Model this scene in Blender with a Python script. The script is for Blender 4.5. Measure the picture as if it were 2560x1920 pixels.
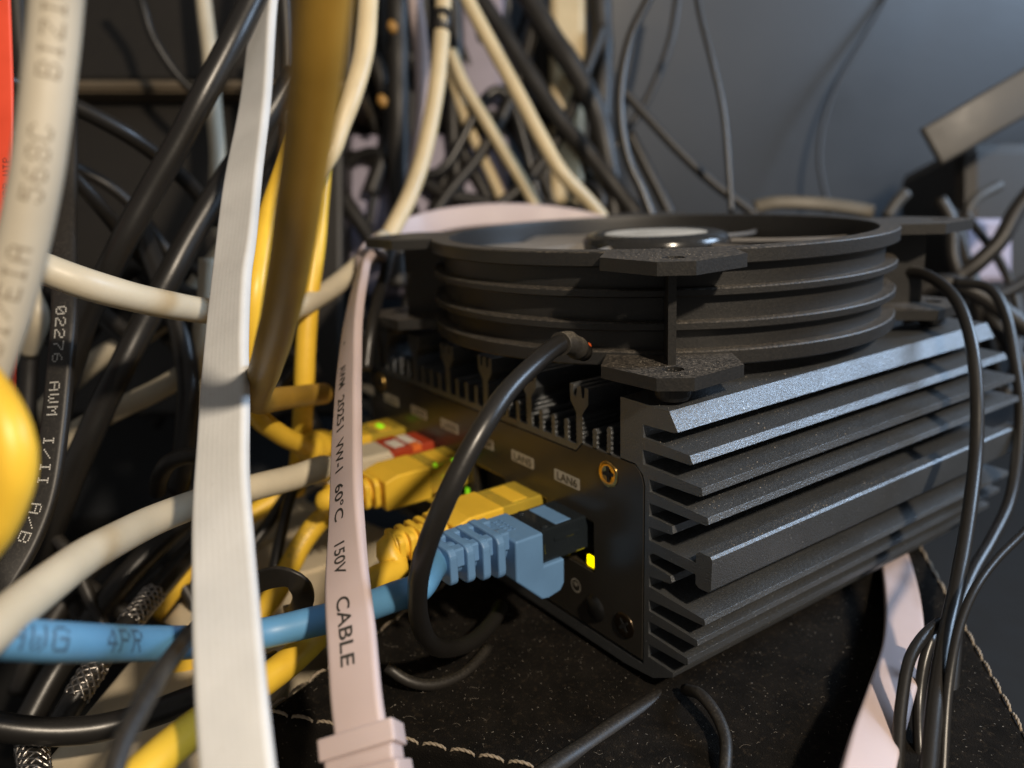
import bpy, bmesh, math, random
from mathutils import Vector, Matrix
random.seed(7)
for o in list(bpy.data.objects): bpy.data.objects.remove(o)
SC = bpy.context.scene
COL = SC.collection
K = 0.001                                   # millimetres to metres
# ---------------------------------------------------------------- camera
CAM = Vector((114.52, -112.31, 107.95))
RT = Vector((0.580552, 0.813549, -0.033121)).normalized()
DN = Vector((0.197175, -0.179939, -0.963714)).normalized()
FW = Vector((-0.789988, 0.552955, -0.264876)).normalized()
cd = bpy.data.cameras.new("camera"); cam = bpy.data.objects.new("camera", cd); COL.objects.link(cam)
m = Matrix.Identity(4)
for i in range(3):
    m[i][0] = RT[i]; m[i][1] = -DN[i]; m[i][2] = -FW[i]; m[i][3] = CAM[i] * K
cam.matrix_world = m
cd.sensor_width = 36; cd.lens = 36 * 2091.185 / 2560; cd.clip_start = 0.005; cd.clip_end = 20
cd.dof.use_dof = True; cd.dof.focus_distance = 0.163; cd.dof.aperture_fstop = 10.0
SC.camera = cam
# ---------------------------------------------------------------- world, light, exposure
W = bpy.data.worlds.new("World"); SC.world = W; W.use_nodes = True
bg = W.node_tree.nodes['Background']; bg.inputs[0].default_value = (1.0, 0.95, 0.90, 1); bg.inputs[1].default_value = 0.14
def lamp(name, pos, target, size, power, color, size_y=None, spread=None):
    l = bpy.data.lights.new(name, 'AREA'); o = bpy.data.objects.new(name, l); COL.objects.link(o)
    l.shape = 'RECTANGLE' if size_y else 'DISK'; l.size = size * K
    if size_y: l.size_y = size_y * K
    l.energy = power; l.color = color
    if spread: l.spread = math.radians(spread)
    o.location = Vector(pos) * K
    o.rotation_euler = (Vector(target) - Vector(pos)).to_track_quat('-Z', 'Y').to_euler()
    return o
key_pos = Vector((372, -72, 345))
lamp("warm_lamp", key_pos, (-10, 0, 40), 24, 2.6, (1.0, 0.84, 0.65))
lamp("cool_window_light", (190, 420, 300), (-90, 130, 90), 220, 2.0, (0.55, 0.74, 1.0), 150)
SC.view_settings.view_transform = 'Standard'; SC.view_settings.look = 'None'
SC.view_settings.exposure = 0.15; SC.view_settings.gamma = 1.0
SC.render.engine = 'CYCLES'

# ---------------------------------------------------------------- coordinates
F = 1806.9
def PT(u, v, d):                            # picture point at depth d (mm)
    return CAM + d * (RT * ((u - 1106.0) / F) + DN * ((v - 829.6) / F) + FW)
def PZ(u, v, z):
    r = RT * ((u - 1106.0) / F) + DN * ((v - 829.6) / F) + FW
    return CAM + r * ((z - CAM.z) / r.z)
def PY(u, v, y):
    r = RT * ((u - 1106.0) / F) + DN * ((v - 829.6) / F) + FW
    return CAM + r * ((y - CAM.y) / r.y)

# ---------------------------------------------------------------- materials
def mat(name, col, rough=0.5, metal=0.0, var=0.12, vscale=60, bump=0.1, bscale=900, dust=0.0, dcol=(0.30, 0.26, 0.21),
        coat=0.0, spec=0.5, sss=0.0, trans=0.0, emit=None, es=1.0, sheen=0.0, speck=0.0, sscale=700, alpha=1.0, wear=0.15, dscale=900, dthr=0.5, scol=(0.6, 0.55, 0.48), bdist=0.0002):
    M = bpy.data.materials.new(name); M.use_nodes = True
    nt = M.node_tree; N = nt.nodes; L = nt.links
    b = N['Principled BSDF']
    tc = N.new('ShaderNodeTexCoord')
    n1 = N.new('ShaderNodeTexNoise'); n1.inputs['Scale'].default_value = vscale; n1.inputs['Detail'].default_value = 5
    L.new(tc.outputs['Object'], n1.inputs['Vector'])
    mr = N.new('ShaderNodeMapRange'); mr.inputs[1].default_value = 0.3; mr.inputs[2].default_value = 0.7
    mr.inputs[3].default_value = 1 - var; mr.inputs[4].default_value = 1 + var
    L.new(n1.outputs[0], mr.inputs[0])
    mul = N.new('ShaderNodeVectorMath'); mul.operation = 'SCALE'; mul.inputs[0].default_value = col[:3]
    L.new(mr.outputs[0], mul.inputs['Scale'])
    cur = mul.outputs[0]
    def mix(fac, a, colb):
        x = N.new('ShaderNodeMix'); x.data_type = 'RGBA'
        L.new(fac, x.inputs[0]); L.new(a, x.inputs[6]); x.inputs[7].default_value = (*colb, 1)
        return x.outputs[2]
    rsock = None
    if dust > 0:
        g = N.new('ShaderNodeNewGeometry'); sp = N.new('ShaderNodeSeparateXYZ'); L.new(g.outputs['Normal'], sp.inputs[0])
        up = N.new('ShaderNodeMapRange'); up.inputs[1].default_value = 0.15; up.inputs[2].default_value = 0.9
        up.inputs[3].default_value = 0.08; up.inputs[4].default_value = 1.0; L.new(sp.outputs[2], up.inputs[0])
        n2 = N.new('ShaderNodeTexNoise'); n2.inputs['Scale'].default_value = dscale; n2.inputs['Detail'].default_value = 8; n2.inputs['Roughness'].default_value = 0.75
        L.new(tc.outputs['Object'], n2.inputs['Vector'])
        n3 = N.new('ShaderNodeMapRange'); n3.inputs[1].default_value = dthr - 0.06; n3.inputs[2].default_value = dthr + 0.16; L.new(n2.outputs[0], n3.inputs[0])
        mm = N.new('ShaderNodeMath'); mm.operation = 'MULTIPLY'; L.new(up.outputs[0], mm.inputs[0]); L.new(n3.outputs[0], mm.inputs[1])
        m2 = N.new('ShaderNodeMath'); m2.operation = 'MULTIPLY'; m2.inputs[1].default_value = dust; L.new(mm.outputs[0], m2.inputs[0])
        cur = mix(m2.outputs[0], cur, dcol)
        rr = N.new('ShaderNodeMapRange'); rr.inputs[3].default_value = rough; rr.inputs[4].default_value = min(1, rough + 0.5)
        L.new(m2.outputs[0], rr.inputs[0]); rsock = rr.outputs[0]
    if speck > 0:
        vo = N.new('ShaderNodeTexNoise'); vo.inputs['Scale'].default_value = sscale; vo.inputs['Detail'].default_value = 2
        L.new(tc.outputs['Object'], vo.inputs['Vector'])
        c = N.new('ShaderNodeMapRange'); c.inputs[1].default_value = 0.70; c.inputs[2].default_value = 0.76; c.inputs[4].default_value = speck
        L.new(vo.outputs[0], c.inputs[0]); cur = mix(c.outputs[0], cur, scol)
    L.new(cur, b.inputs['Base Color'])
    if rsock is None:
        rr = N.new('ShaderNodeMapRange'); rr.inputs[1].default_value = 0.3; rr.inputs[2].default_value = 0.7
        rr.inputs[3].default_value = max(0.03, rough - wear * 0.6); rr.inputs[4].default_value = min(1, rough + wear * 0.6)
        L.new(n1.outputs[0], rr.inputs[0]); rsock = rr.outputs[0]
    L.new(rsock, b.inputs['Roughness'])
    b.inputs['Metallic'].default_value = metal; b.inputs['Specular IOR Level'].default_value = spec
    b.inputs['Coat Weight'].default_value = coat; b.inputs['Sheen Weight'].default_value = sheen
    if sss:
        b.inputs['Subsurface Weight'].default_value = sss; b.inputs['Subsurface Radius'].default_value = (1, .7, .4); b.inputs['Subsurface Scale'].default_value = 0.0012
    if trans: b.inputs['Transmission Weight'].default_value = trans; b.inputs['IOR'].default_value = 1.45
    b.inputs['Alpha'].default_value = alpha
    if emit: b.inputs['Emission Color'].default_value = (*emit, 1); b.inputs['Emission Strength'].default_value = es
    if bump > 0:
        nb = N.new('ShaderNodeTexNoise'); nb.inputs['Scale'].default_value = bscale; nb.inputs['Detail'].default_value = 4
        L.new(tc.outputs['Object'], nb.inputs['Vector'])
        bp = N.new('ShaderNodeBump'); bp.inputs['Strength'].default_value = bump; bp.inputs['Distance'].default_value = bdist
        L.new(nb.outputs[0], bp.inputs['Height']); L.new(bp.outputs[0], b.inputs['Normal'])
    return M
MT = {}
def mk(k, *a, **kw): MT[k] = mat(k, *a, **kw)
mk('beige_vinyl', (0.56, 0.50, 0.38), 0.42, sss=0.05, dust=0.25, dcol=(.42, .36, .27), dthr=.62, dscale=1400)
mk('cream_vinyl', (0.62, 0.50, 0.30), 0.42, sss=0.05)
mk('grey_vinyl', (0.46, 0.42, 0.34), 0.45, dust=0.2, dcol=(.36, .31, .24), dthr=.6)
mk('white_vinyl', (0.60, 0.605, 0.60), 0.5, bump=0.12, var=.07, vscale=90, speck=.25, sscale=900, scol=(.4, .38, .34))
mk('pink_vinyl', (0.52, 0.425, 0.42), 0.5, bump=0.04, var=.05, sss=.05)
mk('yellow_vinyl', (0.80, 0.51, 0.045), 0.42, bump=.06, sss=.05)
mk('blue_vinyl', (0.10, 0.27, 0.47), 0.4, bump=.05)
mk('blue_boot', (0.115, 0.235, 0.43), 0.36, bump=.12, bscale=1500, dust=.12, dcol=(.45, .5, .55), dthr=.6)
mk('red_vinyl', (0.75, 0.075, 0.03), 0.45)
mk('black_vinyl', (0.017, 0.015, 0.013), 0.46, dust=0.35, dthr=.56, dcol=(.16, .14, .11), dscale=1800, bump=.12)
mk('black_gloss', (0.014, 0.013, 0.012), 0.34, dust=0.2, dthr=.6, dcol=(.14, .12, .1), dscale=2500)
mk('black_plastic', (0.017, 0.016, 0.015), 0.45, dust=0.75, dthr=.46, dcol=(.20, .165, .125), dscale=2200, bump=.12, bscale=2500)
mk('fan_plastic', (0.013, 0.013, 0.013), 0.42, dust=0.65, dthr=.49, dcol=(.19, .16, .125), dscale=1700, bump=.25, bscale=2200)
mk('impeller_plastic', (0.02, 0.02, 0.02), 0.18, dust=0.05, dthr=.5, dcol=(.3, .26, .22))
mk('blade_plastic', (0.17, 0.16, 0.15), 0.3, dust=0.3, dthr=.5, dcol=(.3, .27, .23))
mk('anodised', (0.16, 0.17, 0.18), 0.40, metal=0.8, dust=0.6, dthr=.52, dcol=(.10, .085, .06), dscale=1500, bump=.9, bscale=2600, spec=.6, speck=.75, sscale=1900, scol=(.75, .75, .72))
mk('panel_metal', (0.044, 0.040, 0.034), 0.27, metal=0.3, bump=.06, bscale=3500, var=.1, dust=.1, dthr=.62)
mk('groove_black', (0.003, 0.003, 0.003), 0.8)
mk('port_black', (0.008, 0.008, 0.008), 0.35)
mk('port_metal', (0.30, 0.25, 0.17), 0.3, metal=.9)
mk('brass', (0.62, 0.40, 0.13), 0.25, metal=1.0, bump=.1)
mk('dark_screw', (0.16, 0.12, 0.08), 0.3, metal=1.0, bump=.1)
mk('label_print', (0.42, 0.39, 0.33), 0.5, bump=.2, bscale=3000)
mk('ink_dark', (0.03, 0.028, 0.025), 0.6)
mk('ink_brown', (0.20, 0.165, 0.12), 0.6)
mk('ink_white', (0.62, 0.60, 0.55), 0.6)
mk('ink_blue', (0.045, 0.10, 0.17), 0.6)
mk('ink_yellow', (0.36, 0.26, 0.05), 0.6)
mk('ink_grey', (0.03, 0.027, 0.022), 0.5)
mk('led_yellow', (0.8, 0.7, 0.0), 0.4, emit=(1.0, 0.78, 0.0), es=2.6)
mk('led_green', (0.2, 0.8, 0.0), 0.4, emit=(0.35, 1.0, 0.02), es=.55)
mk('clear_yellow', (0.85, 0.62, 0.08), 0.12, trans=.55, bump=.05)
mk('clear_dark', (0.018, 0.024, 0.03), 0.12, trans=.3, bump=.05, spec=.6)
mk('clear_grey', (0.55, 0.5, 0.42), 0.15, trans=.5)
mk('gold', (0.9, 0.65, 0.25), 0.25, metal=1)
mk('felt', (0.006, 0.005, 0.004), 1.0, bump=1.0, bscale=3200, spec=.15, dust=.5, dthr=.60, dcol=(.075, .055, .035), dscale=700, speck=.35, sscale=1500, var=.6, vscale=140, bdist=0.0004)
mk('thread', (0.27, 0.22, 0.16), 0.6, bump=.5, bscale=4000)
mk('lint', (0.26, 0.23, 0.19), 0.7)
mk('braid', (0.32, 0.30, 0.28), 0.32, metal=1.0)
mk('dim_lit_beige', (0.10, 0.085, 0.06), 0.5)  # beige with the weak light behind the fan put into its colour
mk('dim_lit_grey_beige', (0.06, 0.057, 0.052), 0.5)  # greyer beige, colour darkened to imitate dim lighting at the right
mk('amber', (0.42, 0.22, 0.05), 0.6)
mk('shaded_yellow_vinyl', (0.34, 0.20, 0.03), 0.5, var=.35, vscale=45, bump=.2, bscale=600)  # yellow jacket darkened in its colour, standing for shadow on the near cable
mk('cream_plastic', (0.62, 0.53, 0.38), 0.5, speck=.35, sscale=420, scol=(.3, .24, .16))
mk('lavender_plastic', (0.36, 0.33, 0.42), 0.55)
mk('wall_paint', (0.031, 0.034, 0.038), 0.5, bump=.3, bscale=300, var=.12, vscale=14)
mk('dark_cloth', (0.007, 0.007, 0.007), 0.9)
mk('dark_box', (0.012, 0.010, 0.008), 0.5, dust=.12, dcol=(.25, .2, .14), dthr=.45)
mk('rim_brown', (0.13, 0.10, 0.065), 0.5)
mk('sticker', (0.72, 0.68, 0.60), 0.3)
mk('heatshrink', (0.02, 0.018, 0.015), 0.6, dust=.6, dcol=(.3, .26, .2), dthr=.48, dscale=3000, bump=.5, bscale=3000)
mk('orange_wire', (0.85, 0.14, 0.03), 0.4)
mk('red_boot', (0.36, 0.045, 0.015), 0.4)
mk('orange_print', (0.7, 0.16, 0.03), 0.4)

# ---------------------------------------------------------------- mesh helpers
class MB:
    def __init__(s): s.v = []; s.f = []; s.sm = []
    def add(s, vs, fs, smooth=False):
        b = len(s.v); s.v += [Vector(x) for x in vs]
        for f in fs: s.f.append([b + i for i in f]); s.sm.append(smooth)
        return s
    def box(s, a, b):
        x0, y0, z0 = a; x1, y1, z1 = b
        return s.add([(x0,y0,z0),(x1,y0,z0),(x1,y1,z0),(x0,y1,z0),(x0,y0,z1),(x1,y0,z1),(x1,y1,z1),(x0,y1,z1)],
                     [(0,3,2,1),(4,5,6,7),(0,1,5,4),(1,2,6,5),(2,3,7,6),(3,0,4,7)])
    def prism(s, poly, a, b, fn):            # poly 2D, fn(x, y, t) -> 3D
        n = len(poly)
        vs = [fn(x, y, a) for x, y in poly] + [fn(x, y, b) for x, y in poly]
        fs = [list(range(n))[::-1], list(range(n, 2 * n))] + [(i, (i + 1) % n, n + (i + 1) % n, n + i) for i in range(n)]
        return s.add(vs, fs)
    def sweep(s, P, secfn, cap=True, smooth=True, frames=None):
        T, U, V = frames or frame(P)
        n = None; base = len(s.v)
        for i, p in enumerate(P):
            sec = secfn(i); n = len(sec)
            for a, b in sec: s.v.append(p + U[i] * a + V[i] * b)
        for i in range(len(P) - 1):
            for j in range(n):
                k = (j + 1) % n
                s.f.append([base + i*n + j, base + i*n + k, base + (i+1)*n + k, base + (i+1)*n + j]); s.sm.append(smooth)
        if cap:
            s.f.append([base + j for j in range(n)][::-1]); s.sm.append(False)
            s.f.append([base + (len(P)-1)*n + j for j in range(n)]); s.sm.append(False)
        return s
    def tube(s, P, R, n=20, cap=True):
        fn = R if callable(R) else (lambda i: R)
        return s.sweep(P, lambda i: [(fn(i) * math.cos(2*math.pi*j/n), fn(i) * math.sin(2*math.pi*j/n)) for j in range(n)], cap)
    def lathe(s, prof, n=96, closed=False):
        base = len(s.v)
        for j in range(n):
            a = 2 * math.pi * j / n
            for r, z in prof: s.v.append(Vector((r * math.cos(a), r * math.sin(a), z)))
        k = len(prof)
        for j in range(n):
            for i in range(k if closed else k - 1):
                i2 = (i + 1) % k; j2 = (j + 1) % n
                s.f.append([base + j*k + i, base + j2*k + i, base + j2*k + i2, base + j*k + i2]); s.sm.append(False)
        return s
    def build(s, name, material, parent=None, origin=None, bevel=0.0, seg=2, smooth_angle=None, world=True):
        o0 = Vector(origin) if origin is not None else (Vector((0, 0, 0)) if parent is not None or not s.v else sum(s.v, Vector()) / len(s.v))
        if origin is None and parent is None:
            zmin = min(v.z for v in s.v); o0.z = zmin
        me = bpy.data.meshes.new(name)
        me.from_pydata([(v - o0) * K for v in s.v], [], s.f)
        me.update()
        bm = bmesh.new(); bm.from_mesh(me); bmesh.ops.recalc_face_normals(bm, faces=bm.faces); bm.to_mesh(me); bm.free()
        me.polygons.foreach_set('use_smooth', s.sm if smooth_angle is None else [True] * len(s.sm))
        if smooth_angle is not None: me.set_sharp_from_angle(angle=math.radians(smooth_angle))
        me.materials.append(MT[material] if isinstance(material, str) else material)
        o = bpy.data.objects.new(name, me); COL.objects.link(o)
        o.location = o0 * K
        if parent is not None:
            o.parent = parent
            if world:                        # vertices were given in world millimetres
                bpy.context.view_layer.update()
                o.matrix_parent_inverse = parent.matrix_world.inverted()
        if bevel:
            md = o.modifiers.new('bevel', 'BEVEL'); md.width = bevel * K; md.segments = seg; md.limit_method = 'ANGLE'; md.angle_limit = math.radians(40)
            md.harden_normals = False
        return o
def frame(P, hint=None):
    n = len(P); T = []
    for i in range(n):
        a = P[max(0, i-1)]; b = P[min(n-1, i+1)]; T.append((b - a).normalized())
    U = []; u = (hint or Vector((0.31, 0.2, 0.93)))
    u = (u - T[0] * u.dot(T[0])).normalized()
    for t in T:
        u = (u - t * u.dot(t)).normalized(); U.append(u.copy())
    V = [t.cross(u) for t, u in zip(T, U)]
    return T, U, V
def spline(C, step=1.2):                     # Catmull-Rom (centripetal-like), resampled evenly; C rows may carry extra numbers
    C = [list(c) for c in C]; dim = len(C[0])
    E = [[2*a - b for a, b in zip(C[0], C[1])]] + C + [[2*a - b for a, b in zip(C[-1], C[-2])]]
    out = []
    for i in range(1, len(E) - 2):
        p0, p1, p2, p3 = E[i-1:i+3]
        L = math.dist(p1[:3], p2[:3]); n = max(2, int(L / step))
        for k in range(n):
            t = k / n
            out.append([0.5 * (2*p1[d] + (-p0[d]+p2[d])*t + (2*p0[d]-5*p1[d]+4*p2[d]-p3[d])*t*t + (-p0[d]+3*p1[d]-3*p2[d]+p3[d])*t**3) for d in range(dim)])
    out.append(C[-1]); return out
def tag(o, label=None, cat=None, group=None, kind=None):
    if label: o['label'] = label
    if cat: o['category'] = cat
    if group: o['group'] = group
    if kind: o['kind'] = kind
    return o
def empty(name, loc, label, cat, group=None):
    o = bpy.data.objects.new(name, None); COL.objects.link(o); o.location = Vector(loc) * K; o.empty_display_size = .005
    bpy.context.view_layer.update()
    return tag(o, label, cat, group)
def rrect(x0, y0, x1, y1, r, n=6):
    P = []
    for cx, cy, a0 in ((x1-r, y1-r, 0), (x0+r, y1-r, 90), (x0+r, y0+r, 180), (x1-r, y0+r, 270)):
        for k in range(n + 1):
            a = math.radians(a0 + 90 * k / n); P.append((cx + r * math.cos(a), cy + r * math.sin(a)))
    return P
def earclip(P):
    idx = list(range(len(P))); out = []
    def cr(a, b, c): return (b[0]-a[0])*(c[1]-a[1]) - (b[1]-a[1])*(c[0]-a[0])
    while len(idx) > 3:
        n = len(idx); best = None
        for i in range(n):
            ia, ib, ic = idx[i-1], idx[i], idx[(i+1) % n]; a, b, c = P[ia], P[ib], P[ic]
            ar = cr(a, b, c)
            if ar <= 1e-9: continue
            ok = True
            for j in idx:
                if j in (ia, ib, ic): continue
                q = P[j]
                if q == a or q == b or q == c: continue
                if cr(a, b, q) >= -1e-9 and cr(b, c, q) >= -1e-9 and cr(c, a, q) >= -1e-9: ok = False; break
            if ok:
                best = i; break
        if best is None: best = min(range(n), key=lambda i: abs(cr(P[idx[i-1]], P[idx[i]], P[idx[(i+1) % n]])))
        out.append((idx[best-1], idx[best], idx[(best+1) % n])); idx.pop(best)
    out.append(tuple(idx)); return out
def plate(name, loops, y0, y1, material, parent=None, fn=None, bevel=0.0):
    """flat plate with holes: 2D loops in (x, z), thickness from y0 to y1"""
    f = fn or (lambda x, z, y: (x, y, z))
    def area(P): return sum(P[i][0]*P[(i+1) % len(P)][1] - P[(i+1) % len(P)][0]*P[i][1] for i in range(len(P))) / 2
    ring = list(loops[0]) if area(loops[0]) > 0 else list(loops[0])[::-1]
    for h in sorted(loops[1:], key=lambda h: -max(p[0] for p in h)):   # bridge each hole into the outline
        h = list(h) if area(h) < 0 else list(h)[::-1]
        best = None
        for a, p in enumerate(ring):
            for b, q in enumerate(h):
                d = math.dist(p, q)
                if best is None or d < best[0]:
                    ok = True
                    for L in [ring] + [list(x) for x in loops[1:]]:
                        for c in range(len(L)):
                            r, t = L[c], L[(c+1) % len(L)]
                            if min(math.dist(r, p), math.dist(t, p), math.dist(r, q), math.dist(t, q)) < 1e-6: continue
                            def o3(u, v, w): return (v[0]-u[0])*(w[1]-u[1]) - (v[1]-u[1])*(w[0]-u[0])
                            if o3(p, q, r) * o3(p, q, t) < 0 and o3(r, t, p) * o3(r, t, q) < 0: ok = False; break
                        if not ok: break
                    if ok: best = (d, a, b)
        _, a, b = best
        ring = ring[:a+1] + h[b:] + h[:b+1] + ring[a:]
    tris = earclip(ring); bm = bmesh.new()
    for yy in (y0, y1):
        vs = [bm.verts.new(Vector(f(x, z, yy))) for x, z in ring]
        for t in tris: bm.faces.new([vs[i] for i in t])
    for lp in loops:
        lo = [bm.verts.new(Vector(f(x, z, y0))) for x, z in lp]; hi = [bm.verts.new(Vector(f(x, z, y1))) for x, z in lp]; n = len(lp)
        for i in range(n): bm.faces.new((lo[i], lo[(i+1) % n], hi[(i+1) % n], hi[i]))
    bmesh.ops.remove_doubles(bm, verts=bm.verts, dist=1e-4); bm.verts.index_update()
    mb = MB(); mb.add([v.co.copy() for v in bm.verts], [[v.index for v in q.verts] for q in bm.faces]); bm.free()
    return mb.build(name, material, parent, origin=(0, 0, 0) if parent is None else None)
def font_mesh(text, off=0.0):
    cu = bpy.data.curves.new('t', 'FONT'); cu.body = text; cu.size = 1.0; cu.resolution_u = 4; cu.offset = off
    t = bpy.data.objects.new('tmp', cu); COL.objects.link(t); bpy.context.view_layer.update()
    me0 = bpy.data.meshes.new_from_object(t.evaluated_get(bpy.context.evaluated_depsgraph_get()))
    vs = [(v.co.x, v.co.y) for v in me0.vertices]; fs = [list(p.vertices) for p in me0.polygons]
    bpy.data.objects.remove(t); bpy.data.curves.remove(cu); bpy.data.meshes.remove(me0)
    return vs, fs
DOT = {'0':'0E 11 13 15 19 11 0E','1':'04 0C 04 04 04 04 0E','2':'0E 11 01 06 08 10 1F','3':'1F 02 04 02 01 11 0E','4':'02 06 0A 12 1F 02 02',
 '5':'1F 10 1E 01 01 11 0E','6':'06 08 10 1E 11 11 0E','7':'1F 01 02 04 08 08 08','8':'0E 11 11 0E 11 11 0E','9':'0E 11 11 0F 01 02 0C',
 'A':'0E 11 11 1F 11 11 11','B':'1E 11 11 1E 11 11 1E','C':'0E 11 10 10 10 11 0E','D':'1C 12 11 11 11 12 1C','E':'1F 10 10 1E 10 10 1F',
 'F':'1F 10 10 1E 10 10 10','G':'0E 11 10 17 11 11 0F','I':'0E 04 04 04 04 04 0E','L':'10 10 10 10 10 10 1F','M':'11 1B 15 15 11 11 11',
 'N':'11 11 19 15 13 11 11','O':'0E 11 11 11 11 11 0E','P':'1E 11 11 1E 10 10 10','R':'1E 11 11 1E 14 12 11','S':'0F 10 10 0E 01 01 1E',
 'T':'1F 04 04 04 04 04 04','V':'11 11 11 11 11 0A 04','W':'11 11 11 15 15 15 0A','Z':'1F 01 02 04 08 10 1F','/':'00 01 02 04 08 10 00',' ':'00 00 00 00 00 00 00','U':'11 11 11 11 11 11 0E','-':'00 00 00 1F 00 00 00'}
def dot_mesh(text, fill=0.86):               # unit: one character cell is 1 high
    vs = []; fs = []; d = 1 / 7; x = 0
    for ch in text:
        rows = [int(h, 16) for h in DOT[ch].split()]
        for r, bits in enumerate(rows):
            for c in range(5):
                if bits >> (4 - c) & 1:
                    cx = x + (c + .5) * d; cy = 1 - (r + .5) * d; h = d * fill / 2; b = len(vs)
                    vs += [(cx-h, cy-h), (cx+h, cy-h), (cx+h, cy+h), (cx-h, cy+h)]; fs.append([b, b+1, b+2, b+3])
        x += 6.5 * d
    return vs, fs

class Cable:
    """round or flat cable swept along a smooth path; text can be laid on its surface"""
    def __init__(s, pts, R, width=None, thick=None, step=1.2, hints=None, pic=True, n=20):
        C = []
        for q in pts:
            P = PT(*q[:3]) if pic else Vector(q[:3])
            extra = []
            if width:
                al, be = math.radians(q[3]), math.radians(q[4])
                w = (RT * math.cos(al) + DN * math.sin(al)) * math.cos(be) + FW * math.sin(be)
                extra = list(w)
            C.append(list(P) + extra)
        S = spline(C, step); s.P = [Vector(q[:3]) for q in S]; s.R = R; s.width = width; s.thick = thick; s.n = n
        T, U, V = frame(s.P)
        if width:
            U = []
            for t, q in zip(T, S):
                w = Vector(q[3:6]); w = (w - t * w.dot(t)).normalized(); U.append(w)
            V = [t.cross(u) for t, u in zip(T, U)]
        s.fr = (T, U, V)
        s.s = [0.0]
        for a, b in zip(s.P, s.P[1:]): s.s.append(s.s[-1] + (b - a).length)
    def mesh(s, wob=0.0, ridges=0, rfn=None):
        mb = MB()
        if s.width:
            w, t = s.width / 2, s.thick / 2; r = min(t * .75, w)
            sec = rrect(-w, -t, w, t, r, 5)
            if ridges:
                top = [(w - r - (2*w - 2*r) * k / (ridges*4), t + 0.007 * math.cos(2*math.pi*k/4)) for k in range(1, ridges*4)]
                sec = sec[:6] + top + sec[6:]
            mb.sweep(s.P, lambda i: sec, frames=s.fr)
        else:
            n = s.n; ph = random.random() * 6
            def sec(i):
                R = s.R * (rfn(i, s) if rfn else 1) * (1 + wob * math.sin(s.s[i] * .35 + ph))
                return [(R * math.cos(2*math.pi*j/n), R * math.sin(2*math.pi*j/n)) for j in range(n)]
            mb.sweep(s.P, sec, frames=s.fr)
        return mb
    def at(s, x):
        x = min(max(x, 0.001), s.s[-1] - .001)
        import bisect
        i = min(max(bisect.bisect(s.s, x) - 1, 0), len(s.P) - 2); t = (x - s.s[i]) / (s.s[i+1] - s.s[i])
        P = s.P[i].lerp(s.P[i+1], t); return P, s.fr[0][i].lerp(s.fr[0][i+1], t).normalized(), s.fr[1][i].lerp(s.fr[1][i+1], t).normalized(), s.fr[2][i].lerp(s.fr[2][i+1], t).normalized()
    def s_at(s, u=None, v=None, lo=0, hi=None):  # arc length whose picture row or column is nearest
        best = None
        for i, P in enumerate(s.P):
            if s.s[i] < lo or (hi and s.s[i] > hi): continue
            q = P - CAM; d = q.dot(FW); pu = 1106 + F*q.dot(RT)/d; pv = 829.6 + F*q.dot(DN)/d
            e = abs(pu - u) if u is not None else abs(pv - v)
            if best is None or e < best[0]: best = (e, s.s[i])
        return best[1]
    def text(s, msh, s0, h, aspect, sdir, offset, parent, material, tdir=1, lift=0.03, name='printed_text'):
        """text starts at arc length s0, height h, advances sdir along the cable; offset moves it across (mm)"""
        vs, fs = msh; out = []
        for x, y in vs:
            P, T, U, V = s.at(s0 + sdir * x * h * aspect)
            to = (CAM - P)
            if s.width:
                side = 1 if V.dot(to) > 0 else -1
                sg = 1 if (T * sdir).cross(U).dot(V * side) > 0 else -1
                out.append(P + U * sg * (offset + (y - .5) * h) + V * side * (s.thick/2 + lift))
            else:
                a0 = math.atan2(V.dot(to), U.dot(to)); acr = V * math.cos(a0) - U * math.sin(a0); nn = U * math.cos(a0) + V * math.sin(a0)
                sg = 1 if (T * sdir).cross(acr).dot(nn) > 0 else -1
                a = a0 + sg * (offset + (y - .5) * h) / s.R
                out.append(P + (U * math.cos(a) + V * math.sin(a)) * (s.R + lift))
        mb = MB(); mb.add(out, fs); return mb.build(name, material, parent)

def simple_cable(name, label, cat, pts, R, material, group=None, wob=0.01, step=1.5, pic=True, n=16):
    c = Cable(pts, R, step=step, pic=pic, n=n); o = c.mesh(wob).build(name, material); tag(o, label, cat, group); return o

# ================================================================ SETTING
def quad_box(name, P, z0, z1, material, parent=None, bevel=0.0, **kw):
    mb = MB(); mb.prism(P, z0, z1, lambda x, y, t: (x, y, t)); return mb.build(name, material, parent, bevel=bevel, **kw)
o = MB().box((-900, -500, -62), (700, 900, -60)).build('floor', 'dark_cloth'); tag(o, kind='structure')
wc = CAM + FW * 430; wn = (-FW + RT * 0.12); wn.z = 0; wn.normalize(); wr = Vector((0, 0, 1)).cross(wn).normalized()
mb = MB(); a = wc - wr * 700; b = wc + wr * 500
mb.add([(a.x, a.y, -60), (b.x, b.y, -60), (b.x, b.y, 600), (a.x, a.y, 600)] + [tuple(Vector((q[0], q[1], q[2])) - wn * 10) for q in ((a.x, a.y, -60), (b.x, b.y, -60), (b.x, b.y, 600), (a.x, a.y, 600))],
       [(0,1,2,3),(7,6,5,4),(0,4,5,1),(1,5,6,2),(2,6,7,3),(3,7,4,0)])
o = mb.build('wall', 'wall_paint'); tag(o, kind='structure')
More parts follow.
